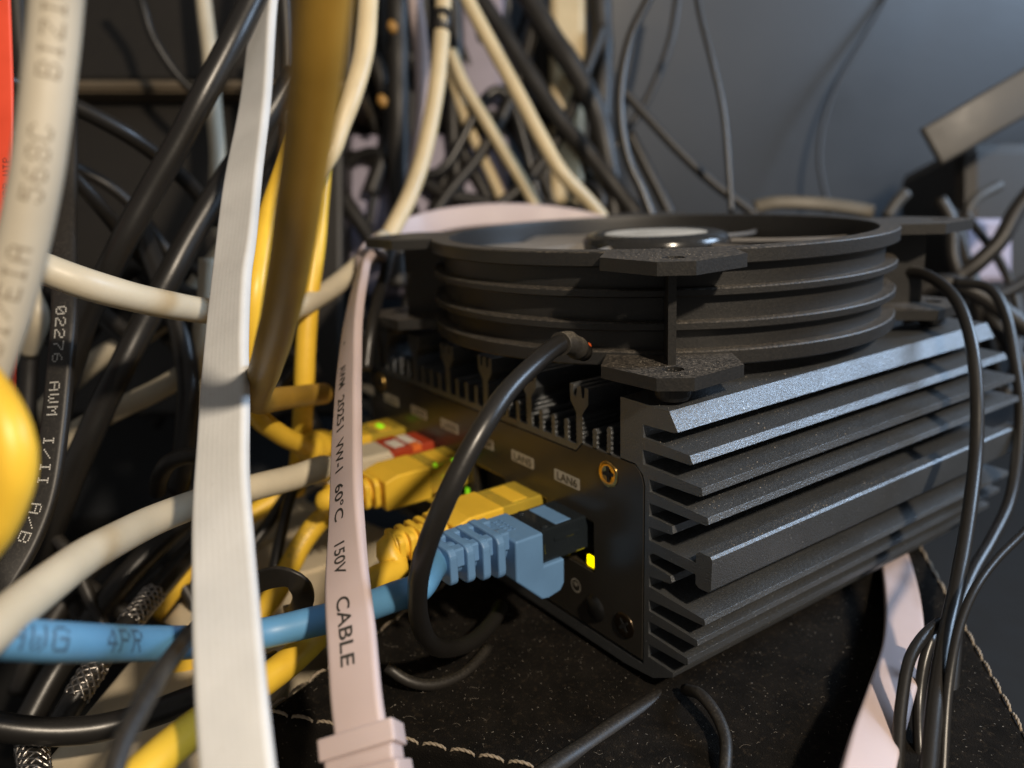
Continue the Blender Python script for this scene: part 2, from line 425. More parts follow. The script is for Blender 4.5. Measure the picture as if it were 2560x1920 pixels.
# felt covered box the router stands on
FELT = [(-42, -70), (81.7, 20), (-50, 165), (-128, 146)]
mb = MB(); mb.prism(FELT, -59.9, -4, lambda x, y, t: (x, y, t))
felt = mb.build('fabric_box', 'felt', bevel=1.6, seg=4); tag(felt, 'black felt covered box with pale stitched edges under the router', 'box')
def stitches(A, B, dz=0.0, L=5.2, gap=.8, R=.31, start=0):
    A = Vector(A); B = Vector(B); n = int((B - A).length / (L + gap)); d = (B - A).normalized(); mb = MB(); side = Vector((0, 0, 1)).cross(d)
    for i in range(n):
        a = A + d * (i * (L + gap)); Q = []
        for ph in (0, math.pi):
            Q = []
            for k in range(15):
                t = k / 14; p = a + d * (L * t); h = math.sin(math.pi * t) ** .4
                Q.append(p + Vector((0, 0, -0.6 + 0.95*h)) + (side * math.cos(t * 13 + ph) + Vector((0, 0, 1)) * math.sin(t * 13 + ph)) * R * .45)
            mb.tube(Q, lambda i: R * (.45 + .4 * math.sin(math.pi * i / 14) ** .4), 7)
    return mb
for k, (A, B) in enumerate((((-42, -69), (81, 20)), ((-42, -69), (-100, 78)), ((80.5, 21), (-30, 142)))):
    mbs = stitches((A[0], A[1], -4.0), (B[0], B[1], -4.0)); mbs.build('stitching', 'thread', felt)

# ================================================================ ROUTER
router = empty('network_router', (-63, 59, -4), 'black router with finned heatsink body and a row of network ports', 'router')
W2 = -63.0                                   # mid plane x
right = [(-7.4, 59.4), (6.3, 59.4), (8.7, 55.7), (7.6, 55.3), (-0.7, 55.0), (-0.7, 52.3), (11.8, 51.9), (12.7, 50.4), (12.0, 50.0), (-0.8, 49.7), (-0.7, 46.5), (15.0, 46.3), (15.3, 44.8), (14.6, 44.4),
 (1.2, 43.8), (1.3, 41.2), (16.6, 40.8), (17.0, 39.6), (16.4, 39.1), (1.2, 38.7), (1.3, 35.9), (7.6, 35.8), (8.0, 34.4), (7.5, 34.0), (1.2, 33.4), (1.3, 30.5), (14.0, 30.4), (14.1, 32.4), (14.8, 33.1), (17.6, 33.1), (18.1, 32.6),
 (18.0, 26.2), (17.4, 25.5), (14.9, 25.4), (14.1, 26.0), (14.0, 28.0), (2.4, 27.9), (1.3, 27.0), (1.4, 25.3), (7.4, 24.8), (7.9, 23.6), (7.4, 23.1), (1.4, 22.3), (1.4, 19.9), (16.6, 19.3), (16.9, 18.2), (16.4, 17.8), (1.4, 16.9), (1.5, 14.3),
 (14.9, 13.8), (15.1, 12.7), (14.6, 12.3), (1.4, 11.8), (1.4, 8.9), (12.6, 8.5), (12.7, 7.2), (12.2, 6.8), (1.5, 6.3), (1.5, 3.3), (8.8, 3.1), (8.6, 2.0), (3.0, -1.2), (-6.0, -2.2)]
top = []
def rip(x, z0, z1, side):                    # rippled fin flank from z0 to z1
    n = max(2, int(abs(z1 - z0) / .55)); return [(x + side * (.16 if k % 2 else -.04), z0 + (z1 - z0) * k / n) for k in range(1, n)]
def yfin(x):                                 # forked fin, right to left
    return [(x+1.0, 45.3)] + rip(x+1.0, 45.3, 52.6, 1) + [(x+1.0, 52.6), (x+3.0, 55.2), (x+3.1, 58.9), (x+1.9, 58.9), (x+1.8, 56.6), (x+1.0, 56.3), (x+.6, 58.9), (x-.6, 58.9), (x-1.0, 56.3), (x-1.8, 56.6), (x-1.9, 58.9), (x-3.1, 58.9), (x-3.0, 55.2), (x-1.0, 52.6)] + rip(x-1.0, 52.6, 45.3, -1) + [(x-1.0, 45.3)]
def sfin(x, h): return [(x+.65, 45.3)] + rip(x+.62, 45.3, h, 1) + [(x+.6, h), (x+.25, h+.35), (x-.25, h+.35), (x-.6, h)] + rip(x-.62, h, 45.3, -1) + [(x-.65, 45.3)]
top += sfin(-10.9, 51.6) + sfin(-15.5, 50.0)
YF = [-20.6 - 18.6 * k for k in range(6)]
for k, x in enumerate(YF):
    top += yfin(x)
    if k < 5:
        for j in (1, 2, 3): top += sfin(x - 4.65 * j, 50.0)
# keep the comb symmetric about the mid plane by closing against a mirrored slab
left = [(2 * W2 - x, z) for x, z in right][::-1]
top = [q for q in top if q[0] > 2 * W2 + 9.0]
prof = left[:0] + right[::-1]                # bottom right ... up to (-7.4,59.4)
outer = right[::-1] + [(-7.4, 45.3)] + top + [(2*W2 + 7.4, 45.3)] + left[::-1]
# inner cavity opening for the front panel
cav = [(0.0, 0.6), (0.0, 42.0), (-0.6, 44.2), (-3.0, 46.1), (-19.7, 46.1), (-22.0, 43.7), (2*W2 + 0.6 + 3, 43.7), (2*W2 + .3, 42.0), (2*W2, 0.6)]
hs = plate('heatsink_body', [outer, cav], 0.0, 122.0, 'anodised', router)
md = hs.modifiers.new('bevel', 'BEVEL'); md.width = .00024; md.segments = 2; md.limit_method = 'ANGLE'; md.angle_limit = math.radians(35)
rear = MB().box((2*W2, 120, 0.6), (0, 121.5, 43.6)).build('rear_panel', 'panel_metal', router)
bt = MB().box((2*W2 - 2, 1, -1.9), (1.2, 116, 0.59)).build('base_plate', 'panel_metal', router, bevel=.3)
for x, y in ((-10, 12), (-10, 106), (-116, 12), (-116, 106)):
    mb = MB(); mb.lathe([(0, -4.0), (5, -4.0), (5.4, -3.2), (5.2, -1.9), (0, -1.9)], 32)
    mb.v = [v + Vector((x, y, 0)) for v in mb.v]; mb.build('rubber_foot', 'black_plastic', router)
# front panel with port openings
PX = [-23.15 - 17.3 * k for k in range(6)]
pout = [(-.35, 1.6), (-.35, 41.9), (-0.9, 43.6), (-1.8, 44.9), (-3.2, 45.75), (-19.5, 45.75), (-21.8, 43.35), (2*W2 + 3.5, 43.35), (2*W2 + .5, 41.5), (2*W2 + .4, 1.6)]
holes = []
for px in PX: holes.append([(px-7.35, 15.9), (px+7.35, 15.9), (px+7.35, 28.6), (px-7.35, 28.6)])
ant = [(-16.5 + 3.3 * math.cos(a * math.pi / 12), 7.0 + 3.3 * math.sin(a * math.pi / 12)) for a in range(24)]
panel = plate('front_panel', [pout] + holes, -0.12, 1.3, 'panel_metal', router)
MB().box((2*W2, 3.0, .6), (-0.0, 3.4, 43.6)).build('panel_backing', 'groove_black', router)
# ports
for k, px in enumerate(PX):
    p = MB()
    x0, x1, z0, z1, d = px - 7.2, px + 7.2, 16.05, 28.45, 14
    # shell: four thin walls plus back
    p.box((x0, .3, z0), (x0 + .45, d, z1)); p.box((x1 - .45, .3, z0), (x1, d, z1))
    p.box((x0 + .45, .3, z1 - .45), (x1 - .45, d, z1)); p.box((x0 + .45, .3, z0), (x1 - .45, d, z0 + .45)); p.box((x0 + .45, d - .4, z0 + .45), (x1 - .45, d, z1 - .45))
    port = p.build('network_port', 'port_metal', router)
    q = MB()   # black insert with keyed opening
    q.box((x0+.5, 1.0, z0+.5), (x0+1.2, 12, z1-.5)); q.box((x1-1.2, 1.0, z0+.5), (x1-.5, 12, z1-.5))
    q.box((x0+1.2, 1.0, z0+.5), (px-3.2, 12, z0+3.2)); q.box((px+3.2, 1.0, z0+.5), (x1-1.2, 12, z0+3.2)); q.box((x0+1.2, 12, z0+.5), (x1-1.2, 12.8, z1-.5))
    q.build('port_insert', 'port_black', port)
    if k != 2:
        MB().box((x1 - 3.2, .5, z0+.55), (x1 - .6, 1.6, z0 + 3.0)).build('status_light', 'led_yellow' if k in (0,) else 'led_green', port, bevel=.2)
    MB().box((x0 + .6, .5, z0+.55), (x0 + 2.6, 1.6, z0 + 2.2)).build('status_light', 'led_green', port, bevel=.2)
    # divider lip above
LX = [-25.2 - 17.2 * k for k in range(6)] + [-25.2 - 17.2 * 6]
for k, x in enumerate(LX):
    mb = MB(); mb.prism(rrect(x - 4.6, 34.35, x + 4.6, 37.15, .35, 3), -.16, -.11, lambda a, b, t: (a, t, b))
    lb = mb.build('port_label', 'label_print', router)
    if k == 6: continue
    txt = 'LAN%d' % (6 - k)
    vs, fs = font_mesh(txt, .022); w = max(v[0] for v in vs); sc = 2.35
    mb = MB(); mb.add([(x + (a / w - .5) * 7.4, -.18, 34.8 + b * 2.7) for a, b in vs], fs); mb.build('printed_text', 'ink_grey', lb)
def screw(x, z, material, rot):
    mb = MB(); mb.lathe([(0, -.05), (1.0, -.05), (1.7, -.25), (2.6, -.32), (2.95, -.2), (3.0, .05)], 40)
    mb.v = [Vector((x + v.x, v.z - .12, z + v.y)) for v in mb.v]
    s = mb.build('screw', material, router, smooth_angle=30)
    c = MB()
    for k in range(4):
        a = rot + k * math.pi / 2; ca, sa = math.cos(a), math.sin(a)
        c.prism([(.25, -.42), (1.75, -.3), (1.75, .3), (.25, .42)], -.50, -.40, lambda p, q, t: (x + p*ca - q*sa, t, z + p*sa + q*ca))
    c.prism(rrect(-.5, -.5, .5, .5, .2, 2), -.51, -.40, lambda p, q, t: (x + p, t, z + q))
    c.build('screw_recess', 'groove_black', s)
screw(-10.9, 41.4, 'brass', .12); screw(-5.9, 7.4, 'dark_screw', .7); screw(2*W2 + 8, 40, 'brass', .3); screw(2*W2 + 7, 7.4, 'dark_screw', .2)
# antenna hole plug and wireless mark
mb = MB(); mb.lathe([(0, -.9), (2.2, -.8), (3.0, -.3), (3.3, .1)], 40); mb.v = [Vector((-15.7 + v.x, v.z - .1, 7.0 + v.y)) for v in mb.v]
mb.build('antenna_hole_cap', 'port_black', router, smooth_angle=30)
mb = MB(); cx, cz = -22.4, 10.0
ringp = [(1.55 * math.cos(a), 1.55 * math.sin(a)) for a in [i * math.pi / 16 for i in range(33)]]
def arc(mb, r, a0, a1, w, cx, cz, y=-.17):
    n = 16
    vs = []
    for i in range(n + 1):
        a = a0 + (a1 - a0) * i / n
        vs += [(cx + (r-w)*math.cos(a), y, cz + (r-w)*math.sin(a)), (cx + (r+w)*math.cos(a), y, cz + (r+w)*math.sin(a))]
    mb.add(vs, [(2*i, 2*i+1, 2*i+3, 2*i+2) for i in range(n)])
arc(mb, 1.6, 0, 2*math.pi, .16, cx, cz)
for r in (.35, .75, 1.15): arc(mb, r, math.pi*.25, math.pi*.75, .12, cx, cz - .45)
mb.build('wireless_mark', 'label_print', router)

# ================================================================ FAN
cf = Vector((-52.9, 54.8, 87.0))
ex = Vector((math.cos(.049), math.sin(.049), .016)).normalized(); ey = Vector((-math.sin(.049), math.cos(.049), -.004)); ey = (ey - ex*ey.dot(ex)).normalized(); ez = ex.cross(ey)
fan = bpy.data.objects.new('cooling_fan', None); COL.objects.link(fan)
fm = Matrix.Identity(4)
for i in range(3): fm[i][0] = ex[i]; fm[i][1] = ey[i]; fm[i][2] = ez[i]; fm[i][3] = (cf - ez*24.5)[i] * K
fan.matrix_world = fm; fan.empty_display_size = .01
tag(fan, 'round black case fan lying flat on top of the router heatsink', 'fan')
def fpart(mb, name, material, parent=fan, bevel=0, smooth_angle=None):
    mb.v = [v + Vector((0, 0, 24.5)) for v in mb.v]
    o = mb.build(name, material, None, origin=(0, 0, 0), bevel=bevel, smooth_angle=smooth_angle)
    o.parent = parent; return o
prof = [(56.8, 0), (61.3, 0), (61.6, -.3), (61.6, -3.0), (61.2, -3.3), (58.4, -3.3), (58.4, -8.0), (61.1, -8.0), (61.4, -8.3), (61.4, -9.5), (61.0, -9.8), (58.4, -9.8), (58.4, -15.0), (61.1, -15.0), (61.4, -15.3),
        (61.4, -16.6), (61, -16.9), (58.4, -16.9), (58.4, -21.2), (61.3, -21.2), (61.6, -21.5), (61.6, -24.2), (61.3, -24.5), (57.0, -24.5), (56.6, -12), (56.6, -1)]
mb = MB(); mb.lathe(prof, 180, closed=True); fpart(mb, 'frame_ring', 'fan_plastic', smooth_angle=35)
def tabpoly(sx, sy):
    P = [(51.5, 33), (60, 40), (60, 55), (55, 60), (40, 60), (33, 51.5)]
    inn = [(57.5 * math.cos(a), 57.5 * math.sin(a)) for a in [math.radians(d) for d in (57, 53, 49, 45, 41, 37, 33)]]
    P = P + inn
    return [(sx * x, sy * y) for x, y in P]
for sx, sy in ((1, -1), (-1, -1), (1, 1), (-1, 1)):
    hole = [(sx*52.5 + 2.2*math.cos(a*math.pi/10), sy*52.5 + 2.2*math.sin(a*math.pi/10)) for a in range(20)]
    for z0, z1 in ((-2.6, -.02), (-24.48, -21.9)):
        t = plate('mounting_tab', [tabpoly(sx, sy), hole], z0, z1, 'fan_plastic', None, fn=lambda x, y, z: (x, y, z + 24.5))
        t.location = (0, 0, 0)
        # plate centred its origin; move geometry so that parenting is exact
        t.parent = fan
    mb = MB(); c = math.sqrt(.5); u = Vector((sx*c, sy*c, 0)); w = Vector((-sy*c, sx*c, 0))
    P = [(58.0, -.9), (71.5, -.7), (71.5, .7), (58.0, .9)]
    mb.prism([(57.9, -1.0), (71, -.8), (71, .8), (57.9, 1.0)], -21.95, -2.55, lambda p, q, t: tuple(u * p + w * q + Vector((0, 0, t))))
    fpart(mb, 'corner_post', 'fan_plastic')
    mb = MB(); mb.lathe([(0, -27.8), (3.2, -27.8), (3.6, -27), (3.6, -24.5), (0, -24.5)], 24)
    mb.v = [v + Vector((sx*52.5, sy*52.5, 0)) for v in mb.v]; fpart(mb, 'rubber_pad', 'black_plastic')
imp = MB(); imp.lathe([(0, -1.3), (14.2, -1.3), (14.8, -1.0), (17.6, -1.0), (19.0, -1.5), (19.8, -2.6), (20.0, -4.0), (20.0, -4.6), (20.6, -4.9), (20.6, -19), (0, -19)], 96)
hub = fpart(imp, 'impeller_hub', 'impeller_plastic', smooth_angle=40)
mb = MB(); mb.lathe([(0, -1.12), (13.6, -1.12), (13.9, -1.2), (13.9, -1.28)], 96); st = fpart(mb, 'sticker', 'sticker')
for k in range(9):
    a0 = 2 * math.pi * k / 9 + .2; mb = MB(); nr, nc = 12, 10; vs = []
    for side in (0, 1):
        for i in range(nr):
            r = 20.2 + (55.2 - 20.2) * i / (nr - 1); sweep_a = .30 * (i / (nr - 1)) ** 1.2
            for j in range(nc):
                t = j / (nc - 1) - .5; a = a0 + sweep_a + t * (.50 - .10 * i / nr)
                z = -9.5 + t * -13 * (1 - .25 * i / nr) + 2.2 * (0.25 - t * t) * 2 - side * .9
                vs.append((r * math.cos(a), r * math.sin(a), z))
    fs = []; o1 = nr * nc
    for i in range(nr - 1):
        for j in range(nc - 1):
            q = i*nc + j; fs.append((q, q+1, q+nc+1, q+nc)); fs.append((o1+q+nc, o1+q+nc+1, o1+q+1, o1+q))
    for i in range(nr - 1):
        for j in (0, nc - 1): q = i*nc + j; fs.append((q, q+nc, o1+q+nc, o1+q))
    for j in range(nc - 1):
        for i in (0, nr - 1): q = i*nc + j; fs.append((q, q+1, o1+q+1, o1+q))
    mb.add(vs, fs, True); fpart(mb, 'blade', 'blade_plastic', smooth_angle=50)
mb = MB()
for k in range(4):
    a = math.pi/4*0 + .5 + k * math.pi / 2; ca, sa = math.cos(a), math.sin(a)
    mb.prism([(20, -1.6), (57.5, -1.6), (57.5, 1.6), (20, 1.6)], -24.2, -22.2, lambda p, q, t: (p*ca - q*sa, p*sa + q*ca, t))
mb.lathe([(0, -24.3), (21, -24.3), (21, -21), (0, -21)], 48); fpart(mb, 'motor_bracket', 'fan_plastic')
# fan power lead
wpts = [(1262, 762, 172), (1240, 748, 168), (1222, 740, 165), (1195, 752, 161), (1150, 790, 154), (1092, 850, 147), (1042, 925, 142), (995, 1010, 140), (958, 1090, 140), (922, 1180, 143), (903, 1260, 148), (905, 1335, 156), (928, 1388, 166), (968, 1402, 178), (1020, 1385, 188), (1062, 1345, 198), (1082, 1310, 206)]
wc_ = Cable(wpts, 1.85, step=1.0, n=24); cut = wc_.s_at(u=1185, hi=30)
lead = wc_.mesh(.01); L0 = lead.build('power_lead', 'black_gloss', fan)
sh = [p for p, s_ in zip(wc_.P, wc_.s) if s_ < 11.0 and s_ > 2.0]
mb = MB(); mb.tube(sh, lambda i: 2.3 + .12 * math.sin(i * 1.9), 24); mb.build('heatshrink_sleeve', 'heatshrink', L0)
mb = MB(); mb.tube([wc_.P[0] + Vector((-1, 2, 1)), wc_.P[1], wc_.P[3]], .75, 10); mb.build('inner_wire', 'orange_wire', L0)

# ================================================================ NETWORK CABLES WITH PLUGS
def plug_front(cx, z1, root, body, w=11.7, h=8.0, y0=-13.0, y1=8.0, window=None):
    """clear modular plug: body, contacts, latch, at port centre cx, top height z1"""
    mb = MB(); mb.box((cx - w/2, y0, z1 - h), (cx + w/2, y1, z1)); p = mb.build('modular_plug', body, root, bevel=.35)
    l = MB(); l.prism([(y0 + 2, z1 - h - 3.4), (y0 + 3, z1 - h - 4.0), (y1 - 1, z1 - h - .2), (y1 - 1, z1 - h + .3)], cx - 2.4, cx + 2.4, lambda a, b, t: (t, a, b)); l.build('latch', body, p)
    c = MB()
    for k in range(8): x = cx - 3.6 + k * 1.02; c.box((x - .2, y1 - 6.5, z1 - .35), (x + .2, y1 - .5, z1 + .06))
    c.build('contacts', 'gold', p)
    if window:
        c = MB(); c.box((cx - w/2 + .9, -8.0, z1 - .3), (cx + w/2 - .9, -3.6, z1 + .12)); c.build('plug_insert', window, p, bevel=.15)
    return p
# ---- blue cable into the last port
blue = empty('ethernet_cable', (-25, -20, 5), 'light blue network cable with ribbed boot plugged into the port marked LAN6', 'network cable', 'network cables plugged into the router')
cx = -24.6
plug_front(cx, 28.9, blue, 'clear_dark', window='blue_boot')
mb = MB()
side = [(-20.3, 29.1), (-12.9, 29.1), (-12.9, 21.2), (-7.2, 21.2), (-7.3, 15.2), (-8.4, 13.6), (-11.8, 12.9), (-13.6, 13.2), (-20.3, 19.6)]
mb.prism(side, cx - 7.0, cx + 7.0, lambda a, b, t: (t, a, b)); mb.build('boot', 'blue_boot', blue, bevel=.5, seg=3)
def ribs(cx, root, material, ys, zc0, dz, w, h, thick=1.9, core=3.4, yend=-20.3, zshift=0):
    mb = MB(); n = len(ys)
    path = [Vector((cx, yend + 1, zc0))] + [Vector((cx + .0, y, zc0 + dz * (i + 1))) for i, y in enumerate(ys)]
    mb.tube(path + [path[-1] + Vector((0, -1.2, 0))], lambda i: core, 18)
    for i, y in enumerate(ys):
        s = 1 - .06 * (i + 1); zc = zc0 + dz * (i + 1)
        mb.prism(rrect(cx - w/2*s, zc - h/2*s, cx + w/2*s, zc + h/2*s, 2.2*s, 5), y - thick/2, y + thick/2, lambda a, b, t: (a, t, b))
    return mb.build('strain_relief', material, root, bevel=.4, seg=2)
ribs(cx + .4, blue, 'blue_boot', [-23.6, -27.1, -30.7, -34.6], 26.0, .25, 13.6, 10.6)
mb = MB(); mb.box((cx + 2, -35, 26.4), (cx + 4.6, -20, 30.6)); mb.box((cx - 5.2, -35, 26.4), (cx - 2.6, -20, 30.6)); mb.build('boot_rail', 'blue_boot', blue, bevel=.4)
e = Vector((cx + .4, -35.6, 27.0)); q = e - CAM
def pic(P):
    q = P - CAM; d = q.dot(FW); return (1106 + F*q.dot(RT)/d, 829.6 + F*q.dot(DN)/d, d)
e0 = pic(e); e1 = pic(e + Vector((0, 6, 0)))
bc = Cable([e1, e0, (905, 1268, 158), (855, 1288, 158), (760, 1322, 159), (660, 1347, 158), (560, 1370, 155), (430, 1386, 146), (300, 1390, 134), (150, 1388, 119), (40, 1382, 112), (-120, 1366, 104)], 2.85, n=28)
bc.mesh(.004).build('jacket', 'blue_vinyl', blue)
bc.text(dot_mesh('24AWG  4PR', .95), bc.s_at(u=-130, lo=40), 3.6, .95, -1, .5, blue, 'ink_blue', tdir=1)
mb = MB()
for dx in (-4.4, 4.4): mb.lathe([(0, .5), (.7, .42), (.95, .1), (1.0, -.2)], 16); mb.v[-64:] = [v + Vector((cx + dx, -10.6, 28.9)) for v in mb.v[-64:]]
mb.build('plug_pin', 'clear_dark', blue)
mb = MB(); mb.box((cx + 5.86, -9.2, 25.6), (cx + 6.15, -2.2, 26.6)); mb.box((cx + 5.86, -12.4, 22.0), (cx + 6.1, -11.8, 28.4)); mb.build('plug_rib', 'clear_dark', blue, bevel=.08)
mb = MB()
# embossed mark on the boot top
for k in range(5): mb.box((cx - 4.5 + k*1.3, -18.6, 29.1), (cx - 3.9 + k*1.3, -17.4 - .3*(k % 2), 29.28)); mb.box((cx - 4.5 + k*1.3, -16.9, 29.1), (cx - 3.6 + k*1.3, -16.4, 29.28))
mb.build('embossed_mark', 'blue_boot', blue)
# ---- yellow cables
def yellow_plug(cx, root, ztop=28.9, y=-11.3, L=13.5, body='clear_yellow', boot='yellow_vinyl', win='yellow_vinyl', tail=6, nr=5):
    plug_front(cx, ztop - .2, root, body, y0=y - 1, window=win)
    mb = MB(); w = 6.4
    mb.prism([(y, ztop), (y, ztop - 9.2), (y - L, ztop - 9.2), (y - L, ztop - 1.2), (y - L + 4.0, ztop)], cx - w, cx + w, lambda a, b, t: (t, a, b)); mb.build('boot', boot, root, bevel=.55, seg=3)
    return ribs(cx, root, boot, [y - L - 1.6 - 2.6*k for k in range(nr)], ztop - 4.6, .1, 11.4, 8.8, thick=1.5, core=3.3, yend=y - L)
yl = empty('ethernet_cable', (-41, -20, 5), 'yellow network cable plugged in beside the blue one at the LAN5 port', 'network cable', 'network cables plugged into the router')
cx = -40.9; yellow_plug(cx, yl)
e = Vector((cx, -38.5, 24.7))
yc = Cable([pic(e + Vector((0, 6, 0))), pic(e), (855, 1228, 184), (810, 1252, 179), (750, 1302, 174), (690, 1368, 169), (630, 1425, 162), (560, 1478, 154), (470, 1535, 143), (380, 1605, 129), (285, 1690, 118), (150, 1800, 108)], 2.85, n=24)
yc.mesh(.006).build('jacket', 'yellow_vinyl', yl)
yl3 = empty('ethernet_cable', (-75, -20, 5), 'yellow network cable with printed digits and a lit green plug, beside the empty port', 'network cable', 'network cables plugged into the router')
cx = -75.05; yellow_plug(cx, yl3, nr=5)
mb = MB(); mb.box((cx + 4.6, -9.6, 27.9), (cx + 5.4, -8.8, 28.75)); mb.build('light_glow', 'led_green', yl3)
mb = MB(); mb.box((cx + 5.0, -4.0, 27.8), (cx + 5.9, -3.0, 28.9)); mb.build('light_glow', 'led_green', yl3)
e = Vector((cx, -38.5, 24.7))
y3 = Cable([pic(e + Vector((0, 6, 0))), pic(e), (725, 1098, 222), (690, 1125, 224), (655, 1170, 222), (625, 1225, 218), (590, 1290, 212), (540, 1350, 206), (470, 1400, 202), (405, 1440, 200), (340, 1500, 198), (250, 1600, 192)], 2.85, n=22)
y3.mesh(.006).build('jacket', 'yellow_vinyl', yl3)
y3.text(dot_mesh('568B902'), y3.s_at(v=1215), 2.3, .95, -1, .8, yl3, 'ink_yellow', tdir=1)
yl1 = empty('ethernet_cable', (-110, -20, 5), 'farthest yellow network plug in the row, beyond the red one', 'network cable', 'network cables plugged into the router')
cx = -109.65; yellow_plug(cx, yl1, L=10, nr=3)
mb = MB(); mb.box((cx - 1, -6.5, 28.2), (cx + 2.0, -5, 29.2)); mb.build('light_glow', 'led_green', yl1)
e = Vector((cx, -30, 24.7))
Cable([pic(e + Vector((0, 6, 0))), pic(e), (715, 985, 250), (680, 1000, 246), (620, 1060, 240), (560, 1100, 236), (480, 1150, 230), (400, 1240, 226), (330, 1330, 222)], 2.7).mesh().build('jacket', 'yellow_vinyl', yl1)
# ---- beige cable with red plug
bg_ = empty('ethernet_cable', (-92, -20, 5), 'thick beige network cable with a grey boot and red plug between two yellow ones', 'network cable', 'network cables plugged into the router')
cx = -92.35
plug_front(cx, 28.7, bg_, 'red_boot', y0=-14, window='sticker')
mb = MB(); mb.box((cx - 6.3, -12.5, 19.8), (cx + 6.3, -6.8, 29.0)); mb.build('plug_collar', 'red_boot', bg_, bevel=.4)
mb = MB(); mb.box((cx - 1.8, -12, 28.9), (cx + 4.2, -8.4, 29.15)); mb.build('collar_window', 'sticker', bg_, bevel=.1)
mb = MB(); mb.box((cx + 2.6, -6.8, 26.9), (cx + 6.0, -4.0, 28.9)); mb.build('collar_clip', 'orange_print', bg_, bevel=.2)
mb = MB(); mb.box((cx - 6.0, -25, 20.2), (cx + 6.0, -12.5, 28.8)); mb.build('boot', 'beige_vinyl', bg_, bevel=1.2, seg=3)
ribs(cx, bg_, 'beige_vinyl', [-26.8, -29.4, -32.0], 24.6, .05, 9.4, 8.2, thick=1.6, core=3.2, yend=-25)
e = Vector((cx, -32.5, 24.7))
bgc = Cable([pic(e + Vector((0, 6, 0))), pic(e), (700, 1010, 205), (640, 1030, 197), (560, 1050, 189), (470, 1074, 180), (400, 1097, 172), (330, 1125, 161), (260, 1160, 148), (180, 1205, 135), (100, 1264, 123), (20, 1328, 112), (-80, 1415, 102)], 3.0, n=28)
bgc.mesh(.004).build('jacket', 'beige_vinyl', bg_)

# ================================================================ FREE CABLES NEAR THE CAMERA
# white flat cable
wf = Cable([(590, -330, 250, 3, -46), (577, -60, 222, 3, -45), (566, 60, 213, 3, -44), (551, 220, 201, 3, -38), (526, 380, 188, 3, -30), (509, 530, 175, 3, -31), (498, 620, 168, 3, -36), (488, 760, 157, 3, -33), (484, 900, 148, 3, -24), (479, 1060, 140, 3, -19), (484, 1220, 130, 3, -14), (493, 1400, 120, 3, -8), (508, 1600, 112, 3, -8), (529, 1800, 106, 3, -11), (550, 2000, 102, 3, -14)], 1, width=9.8, thick=2.6, step=1.5)
whf = wf.mesh(ridges=8).build('flat_cable', 'white_vinyl'); tag(whf, 'wide white flat cable hanging down the front from top to bottom', 'cable')
# pink flat cable, goes up, arches behind the fan and comes back at the lower right
pink = empty('flat_cable', PT(780, 1600, 92), 'pale pink flat cable printed AWM 20251 with CABLE at its lower end', 'cable')
pp = [(806, 1800, 124, 2, -18), (789, 1659, 127, 1, -16), (779, 1580, 130, 0, -15), (769, 1500, 133, 0, -15), (760, 1380, 139, -1, -16), (750, 1260, 148, -2, -28), (748, 1140, 157, -2, -44), (748, 1020, 167, -2, -51), (750, 900, 180, -1, -54), (754, 800, 192, 0, -58), (762, 700, 206, 2, -66), (776, 620, 221, 5, -72), (791, 570, 236, 10, -75),
      (818, 535, 262, 60, -40), (850, 512, 285, 76, -10), (900, 490, 297, 84, 5), (980, 472, 303, 87, 0), (1080, 464, 306, 90, 0), (1190, 469, 308, 94, 0), (1290, 488, 310, 97, 0), (1400, 530, 314, 97, 0), (1550, 620, 316, 90, 0), (1700, 760, 312, 80, 10), (1820, 900, 300, 50, 20), (1890, 1050, 275, 30, 15), (1925, 1180, 240, 12, 5),
      (1948, 1290, 205, 5, 0), (1950, 1400, 180, 4, 5), (1920, 1510, 160, 8, 8), (1888, 1610, 146, 14, 8), (1860, 1720, 134, 18, 8)]
pk = Cable(pp, 1, width=8.3, thick=2.5, step=1.5)
pk.mesh().build('jacket', 'pink_vinyl', pink)
def ptext(t, v0, v1, offset, hmm):
    vs, fs = font_mesh(t, .012); w = max(a for a, b in vs); s0 = pk.s_at(v=v0, hi=190); s1 = pk.s_at(v=v1, hi=190)
    vs = [(a / w, b / .70) for a, b in vs]
    pk.text((vs, fs), s0, hmm, abs(s1 - s0) / hmm, -1 if s1 < s0 else 1, offset, pink, 'ink_dark', tdir=1, lift=.09)
for t, a, b_ in (('AWM', 790, 842), ('20251', 858, 930), ('VW-1', 948, 1018), ('60\u00b0C', 1046, 1122), ('150V', 1166, 1240), ('CABLE', 1290, 1447)): ptext(t, a, b_, -.5, 2.35)
mb = MB(); 
sd = pk.s_at(v=742, hi=190); P, T, U, V = pk.at(sd); sgn = 1 if V.dot(CAM - P) > 0 else -1
mb.add([P + V*sgn*1.28 + U*(-.9 + .5*math.cos(a*.628)) + T*(.5*math.sin(a*.628)) for a in range(10)], [list(range(10))]); mb.build('printed_dot', 'ink_dark', pink)
